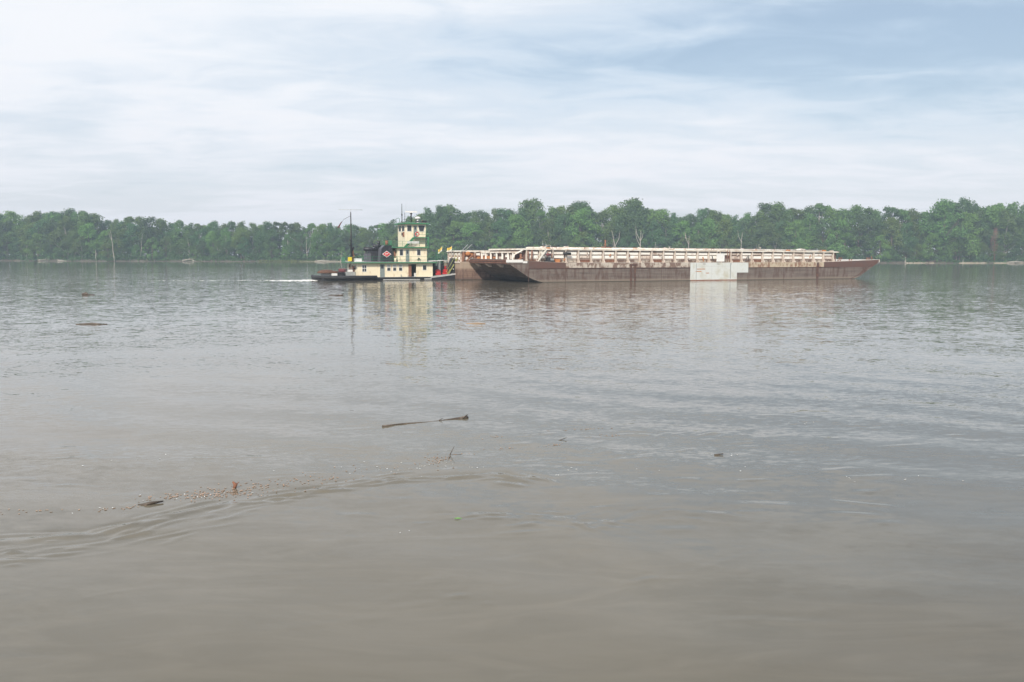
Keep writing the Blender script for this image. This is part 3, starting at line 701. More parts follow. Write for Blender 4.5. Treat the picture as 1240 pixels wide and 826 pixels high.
# access steps and the pump engine beside the trunk
m_ = MB()
for i in range(7):
    a = -.75+i*.26; m_.box(a, a+.3, .25, .85, 3.35+i*.33, 3.42+i*.33)
m_.add([(-.85,.22,3.36),(-.55,.22,3.36),(1.35,.22,5.75),(1.05,.22,5.75),(-.85,.27,3.36),(-.55,.27,3.36),(1.35,.27,5.75),(1.05,.27,5.75)], [(0,1,2,3),(7,6,5,4),(0,4,5,1),(1,5,6,2),(2,6,7,3),(3,7,4,0)])
m_.build('access_steps', M['rim'], NB)
tb('step_rail', NB, 'rim', (((-.8,.2,4.2),(1.1,.2,6.35),(1.9,.2,6.35)), .05), (((-.8,.2,3.4),(-.8,.2,4.2)), .04), (((.9,.2,5.5),(.9,.2,6.2)), .04), (((1.9,.2,5.7),(1.9,.2,6.35)), .04), n=5)
bx('engine_skid', NB, 'black', (1.0, 2.75, .15, .8, 3.42, 3.75), (1.2, 1.9, .2, .75, 3.75, 4.3)); bx('engine_cover', NB, 'grey', (1.9, 2.5, .2, .75, 3.76, 4.1))
tb('engine_pipe', NB, 'rust', (((1.5,.45,4.3),(1.5,.45,5.2),(1.9,.45,5.3)), .1), (((2.2,.45,4.1),(2.4,.45,4.9)), .07)); tb('engine_tank', NB, 'darkred', (((1.15,.5,4.75),(2.1,.5,4.75)), .2))
tb('barrel_tank', NB, 'black', (((4.5,.45,5.0),(5.9,.45,4.92)), .21), label='long dark cylinder hung on the trunk side')
bx('oil_stain_box', NB, 'orange', (3.0, 3.9, .5, 1.0, 3.4, 4.0))
# hatches, valves and vents along the trunk top
ztop = lambda a: zz(a, 5.74)
for a, b, r, h in ((2.3,4,.75,.42),(4.5,4,.6,.25),(8.3,4,.55,.22),(12.9,4,.4,.2),(14.0,4,.5,.25),(16.1,4,.5,.2),(19.4,4,.5,.2),(28,4,.55,.25),(29.3,4,.3,.3),(34.4,4,.35,.3),(36,4,.55,.25),(39.8,4,.5,.2),(46,4,.6,.25),(48.3,4,.35,.35),(53.8,4,.7,.28),(58.2,4,.5,.25),(61.8,4,.45,.3),(60.4,5,1.1,.5),(23.5,6,.5,.2),(42.7,6,.35,.3),(25.6,10,.6,.5),(10.2,11,.7,.5),(32,11,.6,.5),(50.5,11,.6,.5)):
    m_ = MB(); m_.cylz((a, b, ztop(a)-.02), r, h*.55, 12); m_.ball((a, b, ztop(a)+h*.5), r*.92, r*.92, h*.6, 12, 4, 0.)
    ht_ = m_.build('hatch', M['rim' if R.random() < .65 else 'post'], NB)
    tb('hatch_handle', ht_, 'rust', (((a-r*.6,b-r*.7,ztop(a)+h*.4),(a-r*.6,b-r*.9,ztop(a)+h*.9),(a+r*.3,b-r*.9,ztop(a)+h*.9)), .04), n=5)
tb('vent_mast', NB, 'rust', (((14.72,4,5.7),(14.72,4,7.45)), .13), (((13.9,4,6.12),(16.0,4,6.06)), .09), (((14.4,4,6.5),(15.05,4,6.5)), .07))
for a in (6.3, 27.4, 48.2): tb('valve_stem', NB, 'post', (((a,2.4,5.7),(a,2.4,6.2)), .05), (((a-.25,2.4,6.2),(a+.25,2.4,6.2)), .04))
tb('header_pipe', NB, 'rim', (((-1.5,3,5.88),(65,3,5.62)), .13)); tb('header_pipe', NB, 'post', (((1,8,5.98),(64,8,5.74)), .17))
for k in range(34):
    a = RR.uniform(-1, 65.5); b = RR.choice((1.3, 2.0, 5.5)); z = zz(a, 5.74); m_ = MB(); s_ = RR.uniform(.15, .4)
    if k % 3 == 0: m_.box(a-s_, a+s_, b-.2, b+.2, z-.02, z+RR.uniform(.12, .3))
    elif k % 3 == 1: m_.cylz((a, b, z-.02), s_*.6, RR.uniform(.15, .4), 8)
    else: m_.tube([(a, b, z), (a, b, z+.28), (a+s_*2.2, b, z+.28), (a+s_*2.2, b, z)], .05, 5)
    m_.build('deck_fitting', M[RR.choice(('post', 'rust', 'rim', 'orange', 'post'))], NB)
for k in range(16):
    a = RR.uniform(3, 64); m_ = MB(); z0 = RR.uniform(3.5, 4.6); m_.tube([(a, .95, z0), (a+RR.uniform(-.6, .6), .85, z0+RR.uniform(.3, 1.0))], RR.uniform(.05, .12), 6)
    m_.build('side_pipe', M[RR.choice(('rust', 'orange', 'black', 'post'))], NB)
# bow fittings
for a, b in ((74.6, 1.2), (74.6, 9), (70.2, 1.5), (66.8, 1.0)):
    z = np.interp(a, [64.6, 76.4], [3.42, 3.82])+.02; m_ = MB()
    for d in (-.28, .28): m_.cylz((a+d, b, z), .11, .42 if a > 73 else .25); m_.cylz((a+d, b, z+(.42 if a > 73 else .25)), .16, .06)
    m_.build('bollard', M['rust'], NB)
tb('bow_light_post', NB, 'rust', (((74.9,.5,3.8),(74.9,.5,4.55)), .08), (((74.7,.5,4.2),(75.3,.5,4.0)), .05), n=6)
# second barge on the far side
FB = tow_thing('tank_barge', (20, 22.5, 0), 'shorter box-ended tan rusty barge lashed on the far side, its square stern against the towboat', 'barge')
bx('hull', FB, 'hullfar', (-8.4, 50.6, 17.85, 27.0, -.5, 3.36))
bx('deck_plating', FB, 'deck', (-8.38, 50.58, 17.87, 26.98, 3.364, 3.40))
bx('deck_edge', FB, 'rim', (-8.52, -8.39, 17.85, 27.0, 3.18, 3.42)); bx('corner_post', FB, 'rim', (-5.2, -4.8, 17.7, 17.84, 2.9, 3.8))
bx('hull_strap', FB, 'hullfar', (-8.0, -7.7, 17.76, 17.85, .05, 3.3))
bx('trunk_wall', FB, 'rust', (-7.6, 49, 18.9, 26.2, 3.4, 5.20)); 
m_ = MB(); m_.prism([(-8.1, 5.22), (49.2, 5.22), (49.2, 5.48), (-6.5, 5.52), (-8.1, 5.40)], 18.5, 26.6); m_.build('trunk_rim', M['rim'], FB)
for k in range(24):
    a = -7.5+2.4*k
    bx('trunk_post', FB, 'post' if k else 'rust', (a-.12, a+.12, 18.55, 18.89, 3.42, 5.21))
    if a+2.2 < 49:
        for z0, z1 in ((4.5, 5.1), (3.6, 4.3)):
            m_ = MB(); nseg = 2 if k < 3 else 1
            for q in range(nseg): bevel_panel(m_, a+.2+q*1.08, a+.2+(q+1)*2.0/nseg-.05, 18.9, z0, z1-.1*q, .2)
            m_.build('side_panel', M['panel' if (k+int(z0)) % 4 else 'orange'], FB)
for i in range(4):
    for z0, z1 in ((4.5, 5.1), (3.65, 4.3)):
        b0 = 19.2+i*1.8; m_ = MB(); m_.ball((-7.65, b0+.7, (z0+z1)/2), .28, .62, .36, 10, 6); m_.build('end_dome', M['panel'], FB, True)
for i in range(5): bx('end_post', FB, 'post', (-7.95, -7.6, 18.95+i*1.78, 19.12+i*1.78, 3.41, 5.2))
m_ = MB(); m_.ball((-6.6, 18.3, 4.9), .5, .25, .4, 10, 6); m_.build('pipe_cluster', M['orange'], FB, True)
tb('pipe_cluster', FB, 'rust', (((-7.4,18.35,3.5),(-7.4,18.35,5.2)), .15), (((-6.9,18.3,3.6),(-5.9,18.3,4.5),(-5.4,18.3,4.5)), .16), (((-5.2,18.3,3.5),(-5.2,18.3,5.0)), .12))
tb('boom_pole', FB, 'lightgrey', (((-8.2,18.4,5.0),(-6.7,18.2,6.6)), .05), (((-7.5,18.4,5.2),(-5.8,18.2,6.7)), .04), n=5)
# ------------------------------------------------------------------ towboat
TW = tow_thing('towboat', (-21, 25.2, 0), 'small cream and green river towboat with black stacks pushing the rusty barges', 'boat')
m_ = MB()
sec = [(-33.9,.55,.12),(-33.4,.62,-.4),(-13.6,.50,-.5),(-10.5,.85,-.5),(-7.75,1.22,.15)]     # a, deck z, keel z
def hullsec(a, zt, zk, b0, b1): return [(a, b0, zk), (a, b0, zt), (a, b1, zt), (a, b1, zk)]
vs = []; 
for (a, zt, zk), (b0, b1) in zip(sec, ((21.6, 28.8), (20.6, 29.8), (20.2, 30.2), (20.2, 30.2), (20.6, 29.8))): vs += hullsec(a, zt, zk, b0, b1)
fs = [(0,1,2,3), (19,18,17,16)]
for i in range(4):
    for j in range(4): fs.append((i*4+j, (i+1)*4+j, (i+1)*4+(j+1) % 4, i*4+(j+1) % 4))
m_.add(vs, fs); m_.build('hull', M['black'], TW)
m_ = MB(); m_.plan([(-33.2,20.9),(-13.7,20.4),(-13.7,30.0),(-33.2,29.5)], .56, .60); m_.build('main_deck', M['grey'], TW)
m_ = MB(); m_.add([(-13.7,20.4,.56),(-10.5,20.4,.88),(-7.8,20.8,1.25),(-7.8,29.6,1.25),(-10.5,30,.88),(-13.7,30,.56)]+[(-13.7,20.4,.52),(-10.5,20.4,.84),(-7.8,20.8,1.2),(-7.8,29.6,1.2),(-10.5,30,.84),(-13.7,30,.52)],
    [(0,1,4,5),(1,2,3,4),(11,10,7,6),(10,9,8,7),(0,6,7,1),(1,7,8,2),(2,8,9,3),(3,9,10,4),(4,10,11,5),(5,11,6,0)]); m_.build('bow_deck', M['lightgrey'], TW)
tb('stern_fender', TW, 'rubber', (((-33.7,28.6,.62),(-34.1,26,.62),(-34.1,23,.62),(-33.7,21.2,.62),(-32.6,20.35,.6),(-23.6,20.15,.58)), .34), n=10)
bx('rub_rail', TW, 'rubber', (-23.6, -13.4, 20.02, 20.22, .34, .52)); bx('scuffed_rail', TW, 'lightgrey', (-22.5, -15.5, 20.0, 20.19, .06, .2), (-14.6, -13.2, 20.0, 20.19, .1, .3))
m_ = MB(); m_.add([(-13.4,20.0,.36),(-13.4,20.2,.36),(-13.4,20.2,.62),(-13.4,20.0,.62),(-7.7,20.35,1.0),(-7.7,20.6,1.0),(-7.7,20.6,1.3),(-7.7,20.35,1.3)], [(0,3,2,1),(4,5,6,7),(0,4,7,3),(1,2,6,5),(3,7,6,2),(0,1,5,4)]); m_.build('bow_rail', M['lightgrey'], TW)
# lower house: walls with a real doorway
Z0, Z1 = .58, 3.12
lh = tow_child = None
m_ = MB()
for a0, a1, z0, z1 in ((-27, -16.86, Z0, Z1), (-15.92, -12.7, Z0, Z1), (-16.86, -15.92, 2.93, Z1)): m_.box(a0, a1, 21.0, 21.1, z0, z1)
m_.box(-27, -26.9, 21.1, 29.4, Z0, Z1); m_.box(-12.8, -12.7, 21.1, 29.4, Z0, Z1); m_.box(-26.9, -12.8, 29.3, 29.4, Z0, Z1)
lower = m_.build('lower_house', M['cream'], TW)
for z in (1.15, 1.75, 2.4): bx('plate_seam', lower, 'cream', (-27, -22.9, 20.985, 21.0, z, z+.03), (-21.95, -16.9, 20.985, 21.0, z-.03, z))
bx('floor', lower, 'grey', (-18.5, -14, 21.12, 25, .6, .63)); bx('inner_wall', lower, 'doorgrey', (-18.5, -14, 24.9, 25, .63, 3.1))
def window(parent, a0, a1, b, z0, z1, bars=0, frame='white', panes=1):
    t = .07; m_ = MB()
    m_.box(a0-t, a1+t, b-.05, b, z1, z1+t); m_.box(a0-t, a1+t, b-.05, b, z0-t, z0); m_.box(a0-t, a0, b-.05, b, z0, z1); m_.box(a1, a1+t, b-.05, b, z0, z1)
    if bars: am = (a0+a1)/2; zm = (z0+z1)/2; m_.box(am-.035, am+.035, b-.045, b-.005, z0, z1); m_.box(a0, am-.035, b-.045, b-.005, zm-.04, zm+.04); m_.box(am+.035, a1, b-.045, b-.005, zm-.04, zm+.04)
    w_ = m_.build('window', M[frame], parent)
    if panes == 2:
        zm = (z0+z1)/2
        bx('pane', w_, 'glass', (a0, a1, b-.03, b-.004, z0, zm-.04)); bx('blind', w_, 'lightgrey', (a0, a1, b-.033, b-.004, zm, z1))
    else: bx('pane', w_, 'glass', (a0, a1, b-.03, b-.004, z0, z1))
    return w_
def window_b(parent, b0, b1, a, z0, z1, frame='white'):      # window in a stern-facing wall
    t = .07; m_ = MB()
    m_.box(a-.05, a, b0-t, b1+t, z1, z1+t); m_.box(a-.05, a, b0-t, b1+t, z0-t, z0); m_.box(a-.05, a, b0-t, b0, z0, z1); m_.box(a-.05, a, b1, b1+t, z0, z1)
    w_ = m_.build('window', M[frame], parent); bx('pane', w_, 'glass', (a-.03, a-.004, b0, b1, z0, z1)); return w_
window(lower, -26.1, -25.4, 21.0, 1.62, 2.75, bars=1)
for a0, a1 in ((-21.45, -20.88), (-20.34, -19.78), (-19.22, -18.64)): window(lower, a0, a1, 21.0, 1.74, 2.84, panes=2)
window(lower, -14.62, -13.96, 21.0, 1.85, 2.72)
def door(parent, a0, a1, b, z0, z1, mat='doorgrey'):
    d = bx('door', parent, mat, (a0, a1, b-.06, b-.005, z0, z1))
    bx('door_window', d, 'glass', (a0+.2, a1-.2, b-.075, b-.06, z0+(z1-z0)*.66, z1-.22)); bx('handle', d, 'lightgrey', (a0+.08, a0+.14, b-.12, b-.06, z0+1.0, z0+1.12))
    bx('door_frame', d, 'cream', (a0-.08, a0, b-.05, b-.004, z0, z1+.08), (a1, a1+.08, b-.05, b-.004, z0, z1+.08), (a0, a1, b-.05, b-.004, z1, z1+.08))
    return d
door(lower, -22.83, -21.95, 21.0, .62, 2.95)
m_ = MB(); m_.box(-17.42, -16.86, 20.92, 20.98, .64, 2.92); m_.build('open_door', M['rust'], lower)['label'] = 'brown door leaf swung back flat on the wall'
bx('interior_box', lower, 'white', (-16.2, -15.95, 21.2, 21.5, .62, 1.3))
tb('standpipe', TW, 'lightgrey', (((-18.9,20.75,.6),(-18.9,20.75,1.1)), .06), (((-17.6,20.7,.6),(-17.6,20.7,.95)), .05))
# stern wall furniture of the lower house
for b in (22.2, 24.6, 27.2): window_b(lower, b, b+.8, -27.0, 1.9, 2.7)
bx('stern_locker', lower, 'rust', (-27.3, -27.01, 23.2, 24.3, .7, 2.6)); tb('stern_pipe', lower, 'rust', (((-27.2,26,.7),(-27.2,26.2,3.0)), .12))
# roof of the lower house
roof = bx('lower_roof', TW, 'green', (-28.0, -12.0, 20.3, 30.1, 3.13, 3.33)); bx('roof_plate', roof, 'lightgrey', (-27.9, -12.1, 20.4, 30.0, 3.334, 3.37))
def railing(parent, pts, zb, h, mat='green_dark', n_mid=1, step=1.6, r=.028):
    m_ = MB()
    for (p, q) in zip(pts[:-1], pts[1:]):
        ln = math.hypot(q[0]-p[0], q[1]-p[1]); k = max(1, int(ln/step))
        for i in range(k+1):
            x = p[0]+(q[0]-p[0])*i/k; y_ = p[1]+(q[1]-p[1])*i/k; m_.tube([(x, y_, zb), (x, y_, zb+h)], r, 4)
        for j in range(n_mid+1): z = zb+h*(j+1)/(n_mid+1); m_.tube([(p[0], p[1], z), (q[0], q[1], z)], r, 4)
    return m_.build('railing', M[mat], parent)
railing(TW, [(-27.8,29.9),(-27.8,20.5),(-12.2,20.5),(-12.2,29.9)], 3.35, 1.0)
bx('dodger', TW, 'green', (-28.02, -27.98, 26.5, 29.9, 3.4, 4.2)); bx('wheelhouse_dodger', TW, 'green', (-20.3, -20.25, 22.0, 27.8, 6.25, 7.3))
railing(TW, [(-20.2,27.8),(-20.2,20.9),(-13.6,20.9)], 6.18, 1.0, mat='green_dark')
tb('rail_pipe', TW, 'white', (((-13.6,20.55,3.5),(-11.0,20.6,3.62),(-9.6,20.8,3.62)), .07), n=6)
railing(TW, [(-12.0,20.8),(-10.9,20.8),(-10.9,27.0)], 3.35, 1.9, mat='green_dark', n_mid=3, step=.9); railing(TW, [(-10.8,23.0),(-9.2,23.0)], 2.9, 1.9, n_mid=4, step=.5)
# middle house
mid = MB(); mid.box(-19.4, -13.7, 21.3, 28.6, 3.375, 5.92); mid = mid.build('middle_house', M['cream'], TW)
window(mid, -18.96, -18.36, 21.3, 4.56, 5.62); window(mid, -15.62, -15.0, 21.3, 4.62, 5.62); door(mid, -17.84, -17.15, 21.3, 3.42, 5.62)
for z in (4.2, 5.2): bx('plate_seam', mid, 'cream', (-17.0, -15.8, 21.285, 21.3, z, z+.03), (-14.8, -13.7, 21.285, 21.3, z, z+.03))
m_ = MB(); m_.ball((-15.35, 21.1, 3.95), .2, .2, .17, 10, 6); m_.box(-15.7, -15.0, 21.05, 21.2, 3.78, 3.86); m_.build('floodlight', M['black'], mid)
window_b(mid, 25.2, 26.1, -19.4, 4.5, 5.4)
bx('middle_roof', TW, 'green', (-20.3, -13.45, 20.7, 28.9, 5.93, 6.13))
m_ = MB(); m_.cylz((-19.8, 21.4, 3.38), .24, .6, 12); m_.ball((-19.8, 21.4, 3.98), .24, .24, .12, 12, 3, 0.); m_.build('white_tank', M['cream'], TW, True)
tb('tank_pipe', TW, 'green_dark', (((-20.1,21.3,3.4),(-20.1,21.3,4.2),(-19.5,21.3,4.3),(-19.4,21.3,3.4)), .06), n=6)
tb('arch_pipe', TW, 'rust', (((-19.5,22.6,3.4),(-19.6,22.6,5.3),(-19.5,23.2,5.6)), .2), n=8)
# pilothouse with sloping front window post
PB = 22.6
m_ = MB(); m_.prism([(-17.5,6.14),(-13.65,6.14),(-13.55,7.95),(-13.45,10.36),(-17.5,10.36)], PB, 27.6); pil = m_.build('pilothouse', M['cream'], TW)
window_b(pil, 22.95, 24.7, -17.5, 9.1, 10.12); window_b(pil, 25.3, 26.9, -17.5, 9.1, 10.12)
window(pil, -17.1, -16.3, PB, 9.08, 10.14)
t_ = .07; m_ = MB(); P4 = [(-14.72,9.1),(-13.98,9.1),(-13.68,10.14),(-14.95,10.14)]
cx_, cz_ = -14.33, 9.62
big = [(cx_+(a-cx_)*1.16, cz_+(z-cz_)*1.14) for a, z in P4]; m_.prism(big, PB-.05, PB-.002); wf = m_.build('window', M['white'], pil)
m_ = MB(); m_.prism(P4, PB-.07, PB-.05); m_.build('pane', M['glass'], wf)
door(pil, -15.9, -15.22, PB, 7.98, 10.1)
for z in (7.6, 8.7): bx('plate_seam', pil, 'cream', (-17.5, -16.0, PB-.015, PB, z, z+.03))
bx('horn', pil, 'rust', (-17.75, -17.51, 23.2, 23.5, 8.0, 8.9)); bx('horn', pil, 'black', (-17.72, -17.51, 24.0, 24.4, 8.3, 8.8), label='black box on the stern wall')
proof = bx('pilothouse_roof', TW, 'green', (-18.15, -12.95, 21.95, 28.1, 10.37, 10.62)); bx('roof_plate', proof, 'lightgrey', (-18.05, -13.05, 22.05, 28.0, 10.624, 10.65))
# side platform, its steps and the name board under it
bx('platform', TW, 'green', (-16.1, -13.4, 21.45, PB-.01, 7.83, 7.97))
m_ = MB()
for i in range(8):
    f = i/8.; m_.box(-17.7+1.6*f, -17.45+1.6*f, 21.6, 22.4, 6.2+1.62*f, 6.25+1.62*f)
for b in (21.55, 22.42): m_.add([(-17.85,b,6.14),(-17.5,b,6.14),(-15.85,b,7.85),(-16.2,b,7.85),(-17.85,b+.04,6.14),(-17.5,b+.04,6.14),(-15.85,b+.04,7.85),(-16.2,b+.04,7.85)], [(0,1,2,3),(7,6,5,4),(0,4,5,1),(1,5,6,2),(2,6,7,3),(3,7,4,0)])
m_.build('steps', M['green'], TW)
railing(TW, [(-16.0,21.5),(-13.45,21.5)], 7.98, .95)
bx('name_board', TW, 'white', (-17.55, -15.3, 21.1, 21.15, 6.78, 7.2))
m_ = MB(); r2 = random.Random(4)
for i in range(9): a = -17.35+i*.23; m_.box(a, a+r2.uniform(.05, .13), 21.085, 21.099, 6.92, 7.06)
# lattice below the board
m_ = MB()
for i in range(7):
    a = -17.0+i*.26; m_.add([(a,21.08,6.2),(a+.07,21.08,6.2),(a+.32,21.08,6.74),(a+.25,21.08,6.74),(a,21.1,6.2),(a+.07,21.1,6.2),(a+.32,21.1,6.74),(a+.25,21.1,6.74)], [(0,1,2,3),(7,6,5,4),(0,4,5,1),(1,5,6,2),(2,6,7,3),(3,7,4,0)])
    m_.add([(a+.25,21.12,6.2),(a+.32,21.12,6.2),(a+.07,21.12,6.74),(a,21.12,6.74),(a+.25,21.14,6.2),(a+.32,21.14,6.2),(a+.07,21.14,6.74),(a,21.14,6.74)], [(0,1,2,3),(7,6,5,4),(0,4,5,1),(1,5,6,2),(2,6,7,3),(3,7,4,0)])
m_.build('lattice', M['post'], TW)
bx('front_screen', TW, 'green', (-13.62, -13.3, 21.2, 21.26, 6.2, 8.0))
# roof gear
tb('antenna', TW, 'black', (((-17.7,24,10.65),(-17.7,24,14.2)), [.09, .045]), (((-17.7,24,12.0),(-17.7,24,12.3)), .13), n=6, label='tall thick black antenna')
tb('antenna', TW, 'black', (((-17.15,24,10.65),(-17.15,24,12.55)), .04), n=6, label='short thin antenna')
for a, h in ((-16.6, 14.6), (-14.9, 13.6)): tb('whip', TW, 'lightgrey', (((a,25,10.65),(a,25,h)), .012), n=4)
rd = tb('radar_post', TW, 'black', (((-15.9,24,10.65),(-15.9,24,12.5)), .13), (((-15.9,24,12.3),(-15.9,24,12.55)), .25)); bx('radar_bar', rd, 'white', (-17.0, -14.75, 23.9, 24.15, 12.62, 12.86)); bx('radar_gearbox', rd, 'white', (-16.15, -15.65, 23.8, 24.2, 12.5, 12.62))
m_ = MB(); m_.ball((-14.5, 24.4, 11.6), .55, .55, .3, 14, 7, -.4); m_.cylz((-14.5, 24.4, 10.65), .18, .7); m_.build('radar_dome', M['white'], TW, True)
m_ = MB(); m_.box(-13.6, -13.2, 23, 25.5, 10.66, 11.0); m_.tube([(-14.2,22.6,10.9),(-13.3,22.6,10.95)], .16, 8); m_.tube([(-15.3,22.6,10.85),(-14.9,22.6,10.95)], .14, 8); m_.build('searchlight', M['black'], TW)
bx('roof_box', TW, 'green_dark', (-16.5, -15.0, 25.5, 26.5, 10.66, 10.95)); tb('searchlight_mount', TW, 'rust', (((-14.1,22.8,10.66),(-14.1,22.8,11.2)), .08))
tb('hoop', TW, 'green', (((-18.0,27,10.6),(-18.0,27,11.5),(-18.0,25.4,11.6),(-18.0,24.6,11.4),(-18.0,24.6,10.6)), .045), n=5)
# stacks
for b0, b1, sh, lab in ((22.0, 23.7, 0, 'near black stack with the red diamond'), (27.2, 28.8, -.2, 'far black stack')):
    m_ = MB(); m_.prism([(-22.5+sh,3.375),(-19.95+sh,3.375),(-20.3+sh,6.42),(-21.6+sh,6.38),(-22.25+sh,5.7)], b0, b1); st = m_.build('stack', M['stack'], TW); st['label'] = lab
    m_ = MB(); m_.prism([(-22.6+sh,3.375),(-22.5+sh,3.375),(-22.25+sh,5.7),(-21.6+sh,6.38),(-21.7+sh,6.45),(-22.36+sh,5.74)], b0-.04, b1+.04); m_.build('stack_edge', M['stackedge'], st)
    bx('stack_cap', st, 'green_dark', (-21.6+sh, -20.3+sh, b0-.03, b1+.03, 6.43, 6.5))
    tb('exhaust_pipe', st, 'rust' if sh == 0 else 'stack', (((-21.0+sh,(b0+b1)/2,6.4),(-21.0+sh,(b0+b1)/2,7.3)), .3), n=10)
    if sh == 0:
        m_ = MB(); c = (-21.25, 4.8)
        m_.add([(c[0]-.86,b0-.02,c[1]),(c[0],b0-.02,c[1]-.6),(c[0]+.86,b0-.02,c[1]),(c[0],b0-.02,c[1]+.6)]+[(c[0]-.86,b0,c[1]),(c[0],b0,c[1]-.6),(c[0]+.86,b0,c[1]),(c[0],b0,c[1]+.6)], [(0,1,2,3),(7,6,5,4),(0,4,5,1),(1,5,6,2),(2,6,7,3),(3,7,4,0)]); em = m_.build('diamond_emblem', M['white'], st)
        def dia(m_, k, y0, y1): m_.prism([(c[0]-.86*k,c[1]),(c[0],c[1]-.6*k),(c[0]+.86*k,c[1]),(c[0],c[1]+.6*k)], y0, y1)
        m_ = MB(); dia(m_, .84, b0-.03, b0-.02); m_.build('red_field', M['red'], em)
        m_ = MB(); m_.box(c[0]-.3, c[0]-.22, b0-.045, b0-.03, c[1]-.12, c[1]+.16); m_.box(c[0]-.22, c[0]+.3, b0-.045, b0-.03, c[1]+.07, c[1]+.15); m_.add([(c[0]-.05,b0-.045,c[1]-.16),(c[0]+.03,b0-.045,c[1]-.16),(c[0]+.12,b0-.045,c[1]+.06),(c[0]+.04,b0-.045,c[1]+.06)], [(0,1,2,3)]); m_.build('white_mark', M['white'], em)
tb('exhaust_elbow', TW, 'stack', (((-24.6,26,5.75),(-23.0,26,5.75),(-22.6,26,5.2)), .36), (((-24.2,26,5.8),(-24.2,26,3.4)), .12), n=10)
tb('exhaust_elbow', TW, 'stack', (((-23.2,24.5,6.4),(-22.4,24.5,6.2),(-22.0,24.5,5.0)), .25), (((-22.4,25.4,6.5),(-21.4,25.4,6.3)), .2), n=8)
bx('engine_casing', TW, 'stack', (-23.6, -21.0, 24.0, 27.0, 3.38, 5.4)); bx('casing_side', TW, 'stackedge', (-24.4, -23.62, 24.2, 26.8, 3.38, 4.9))
# mast and what stands about it
mst = tb('mast', TW, 'black', (((-27.4,24,3.37),(-27.4,24,12.45)), [.17, .09]), (((-27.4,24,6.2),(-27.9,24,6.6)), .07), (((-27.4,24,7.2),(-27.7,24,7.5)), .07), n=7)
tb('yardarm', mst, 'lightgrey', (((-29.6,24.2,12.86),(-25.2,23.9,12.9)), .035), (((-27.4,24,12.4),(-27.4,24,12.9)), .03), n=5)
tb('flag_gaff', mst, 'black', (((-27.4,24,11.8),(-28.7,24,11.1)), .035), (((-28.7,24,11.1),(-29.3,24,10.2)), .02), n=5)
m_ = MB(); m_.tube([(-27.0,24.5,3.37),(-27.0,24.5,5.0),(-27.0,24.5,5.9)], [.22, .2, .12], 8); m_.box(-27.25, -26.75, 24.3, 24.7, 4.2, 4.6); m_.build('derrick_post', M['rust'], TW)
tb('derrick_tip', TW, 'black', (((-27.1,24.5,5.3),(-26.9,24.5,6.1)), .16), n=6)
yb = bx('light_box', TW, 'yellow', (-28.55, -27.85, 21.6, 21.8, 3.5, 4.25)); bx('light_back', yb, 'black', (-28.45, -27.95, 21.8, 21.95, 3.55, 4.2)); bx('light_foot', yb, 'black', (-28.25, -28.15, 21.7, 21.8, 3.37, 3.5))
bx('roof_locker', TW, 'white', (-27.25, -26.05, 21.5, 22.6, 3.4, 3.98), label='white box on the roof by the mast')
tb('stern_boom', TW, 'black', (((-26.9,24.6,5.0),(-25.4,24.8,3.6)), .05), n=5)
# stern deck
bx('deck_locker', TW, 'grey', (-28.9, -27.05, 22.2, 23.6, .62, 1.55)); bx('locker_top', TW, 'white', (-28.4, -27.6, 22.3, 23.2, 1.56, 1.95))
bx('deck_locker', TW, 'lightgrey', (-33.0, -31.4, 23.2, 24.6, .64, 1.35)); bx('deck_chest', TW, 'white', (-31.4, -30.5, 21.9, 22.8, .62, 1.28), label='small white deck chest')
m_ = MB(); m_.cylz((-29.6, 22.4, .62), .42, .7); m_.cylz((-29.6, 22.4, 1.32), .6, .12); m_.box(-30.2, -29.0, 22.9, 23.6, .62, 1.5); m_.build('capstan', M['black'], TW)
m_ = MB(); m_.tube([(-29.9,23.4,1.75),(-28.6,23.4,1.75)], .4, 10); m_.box(-29.8, -28.7, 23.1, 23.8, 1.3, 1.5); m_.build('stern_winch', M['darkred'], TW)
tb('tow_cable', TW, 'black', (((-29.0,23.0,1.9),(-27.6,23.0,1.95),(-26.9,22.6,2.2)), .1), n=6)
for a in (-32.6, -30.1, -29.0):
    m_ = MB(); m_.cylz((a, 20.9, .6), .12, .3); m_.cylz((a+.4, 20.9, .6), .12, .3); m_.build('bitt', M['lightgrey' if a > -31 else 'black'], TW)
# bow: winches, push knees, stairs
for a, b in ((-11.2, 22.4), (-9.85, 22.1)):
    m_ = MB()
    zb = .95+(a+10.9)*.12
    m_.tube([(a,b-.42,zb+.6),(a,b-.34,zb+.6)], .42 if a < -10 else .34, 14); m_.tube([(a,b+.34,zb+.6),(a,b+.42,zb+.6)], .42 if a < -10 else .34, 14); m_.tube([(a,b-.34,zb+.6),(a,b+.34,zb+.6)], .25, 10); m_.box(a-.5, a+.5, b-.3, b+.3, zb-.05, zb+.28)
    if a > -10: m_.ball((a, b-.1, zb+1.25), .24, .24, .3, 8, 5)
    m_.build('winch', M['red'], TW)
for a, b in ((-11.9, 23.4), (-10.4, 23.4)): bx('bow_machinery', TW, 'black', (a, a+.9, b, b+.8, .7, 2.6))
m_ = MB(); m_.tube([(-10.6,23.2,.9),(-10.6,23.2,3.7)], .22, 8); m_.build('bow_bitt', M['grey'], TW)
for b in (21.0, 27.6):
    m_ = MB(); m_.prism([(-9.3,1.05),(-8.45,1.2),(-8.45,4.05),(-8.75,4.05),(-9.15,2.6)], b, b+1.5); m_.box(-8.6, -8.44, b-.5, b+2.0, .3, 4.05); kn = m_.build('push_knee', M['black'], TW)
    if b < 22:
        m_ = MB()
        for i in range(5): m_.box(-8.72, -8.62, b-.35+i*.3, b-.18+i*.3, 1.9, 2.1)
        m_.build('white_lettering', M['white'], kn)
